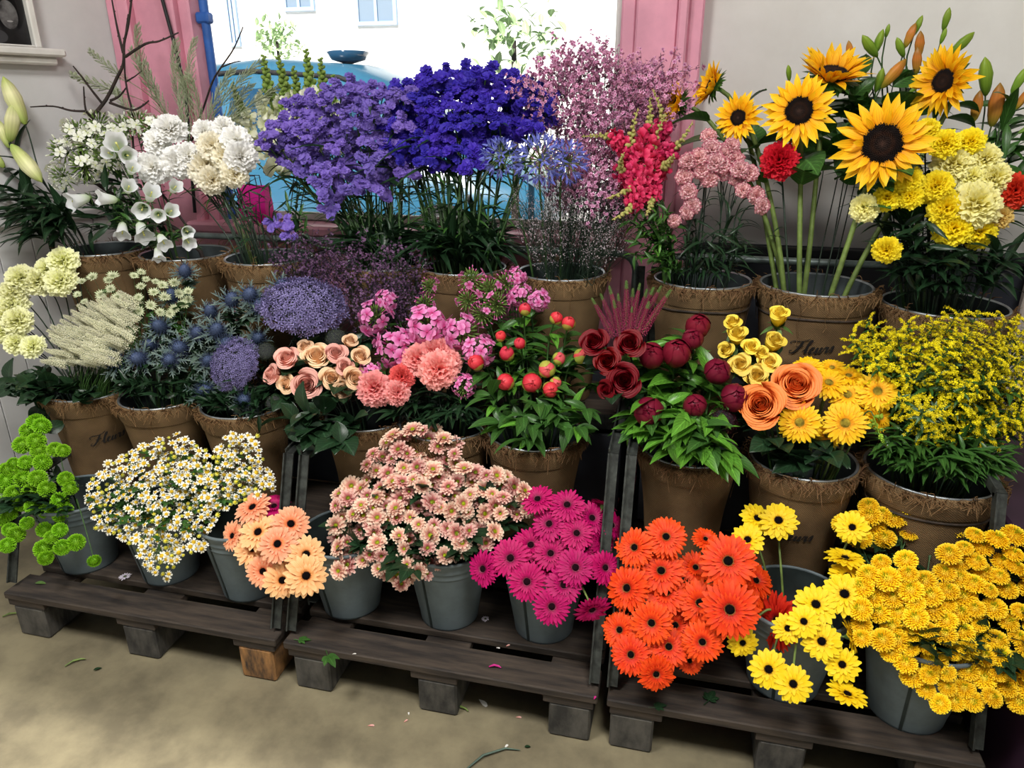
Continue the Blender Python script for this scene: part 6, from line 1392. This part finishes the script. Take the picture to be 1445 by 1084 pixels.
litter(92, 942, 0, 'blade', 'yellow-green stalk lying on the floor before the first pallet', .05, .9, M['stem_l'])
litter(132, 948, 0, 'ovate', 'small dark leaf on the floor beside the yellow-green stalk', .022, .9, M['leaf_d'])
litter(655, 1090, 0, 'blade', 'long grey-green blade of grass on the floor before the middle pallet', .14, .75, M['leaf_g'])
litter(740, 1056, 0, 'ovate', 'small dark leaf on the floor near the long grass blade', .016, .4, M['leaf_d'])
litter(640, 1000, 0, 'blade', 'yellowish stalk on the floor under the middle pallet', .04, 0, M['stem_l'])
litter(4, 872, 0, 'blade', 'yellow stalk on the floor at the end of the first pallet', .045, .6, M['stem_l'])
litter(676, 988, 0, 'petal', 'white petal on the floor in the shade of the middle pallet', .03, -.6, wp)
litter(519, 1025, 0, 'petal', 'pink petal on the floor, nearest to the middle pallet block', .016, .3, pk)
litter(570, 1020, 0, 'petal', 'pale pink petal on the floor beside the middle block', .012, 1., pk)
litter(577, 1010, 0, 'petal', 'tiny white petal on the floor close to the middle block', .01, 2., wp)
litter(712, 1057, 0, 'petal', 'white petal on the floor at the end of the grass blade', .014, 1.2, wp)
litter(728, 1013, 0, 'petal', 'pale petal on the floor under the middle pallet', .014, .2, pk)
litter(497, 924, PZ, 'petal', 'white petal on the front board of the middle pallet', .01, .4, wp)
litter(838, 988, PZ, 'petal', 'magenta petal on the corner of the third pallet', .012, 1.3, mp)
litter(700, 915, PZ, 'petal', 'white petal on the second board under the magenta gerberas', .01, .1, wp)
litter(714, 913, PZ, 'petal', 'pink petal on the second board under the magenta gerberas', .012, .8, pk)

# ------------------------------------------------------------------ light
W = bpy.data.worlds.new('sky'); SC.world = W; W.use_nodes = True
nt = W.node_tree; nt.nodes.clear()
bg = N(nt, 'ShaderNodeBackground', Strength=.36); ow = nt.nodes.new('ShaderNodeOutputWorld'); bg.inputs['Color'].default_value = (.82, .91, 1, 1); nt.links.new(bg.outputs[0], ow.inputs[0])
def light(name, kind, loc, energy, color=(1, 1, 1), size=None, tgt=None, sy=None):
    l = bpy.data.lights.new(name, kind); l.energy = energy; l.color = color
    if kind == 'AREA': l.shape = 'RECTANGLE'; l.size = size; l.size_y = sy or size
    o = bpy.data.objects.new(name, l); COL.objects.link(o); o.location = loc
    if tgt is not None: o.rotation_euler = (Vector(tgt)-Vector(loc)).to_track_quat('-Z', 'Y').to_euler()
    return o
s = light('sun', 'SUN', (0, -5, 10), 11.0, (1, .97, .92), tgt=(.9, 6.5, 1)); s.data.angle = .02
for i, (lx, ly) in enumerate(((-1.25, .35), (.35, .25))):
    f = thing('ceiling_light', ['square ceiling light over the first two racks', 'square ceiling light over the last rack'][i], 'lamp', (lx, ly, 2.9), 'ceiling lights')
    mb = MB(); mb.box((-.32, -.32, -.06), (.32, .32, 0), 0, .01); mb.obj('housing', M['white'], f, False)
    light('ceiling_lamp', 'AREA', (lx, ly, 2.83), 62, (1, .98, .95), .6, (lx, ly, 0))
SC.view_settings.view_transform = 'Standard'; SC.view_settings.look = 'None'; SC.view_settings.gamma = 1.0; SC.view_settings.exposure = .0
SC.view_settings.use_curve_mapping = False
SC.cycles.max_bounces = 8; SC.cycles.transparent_max_bounces = 8
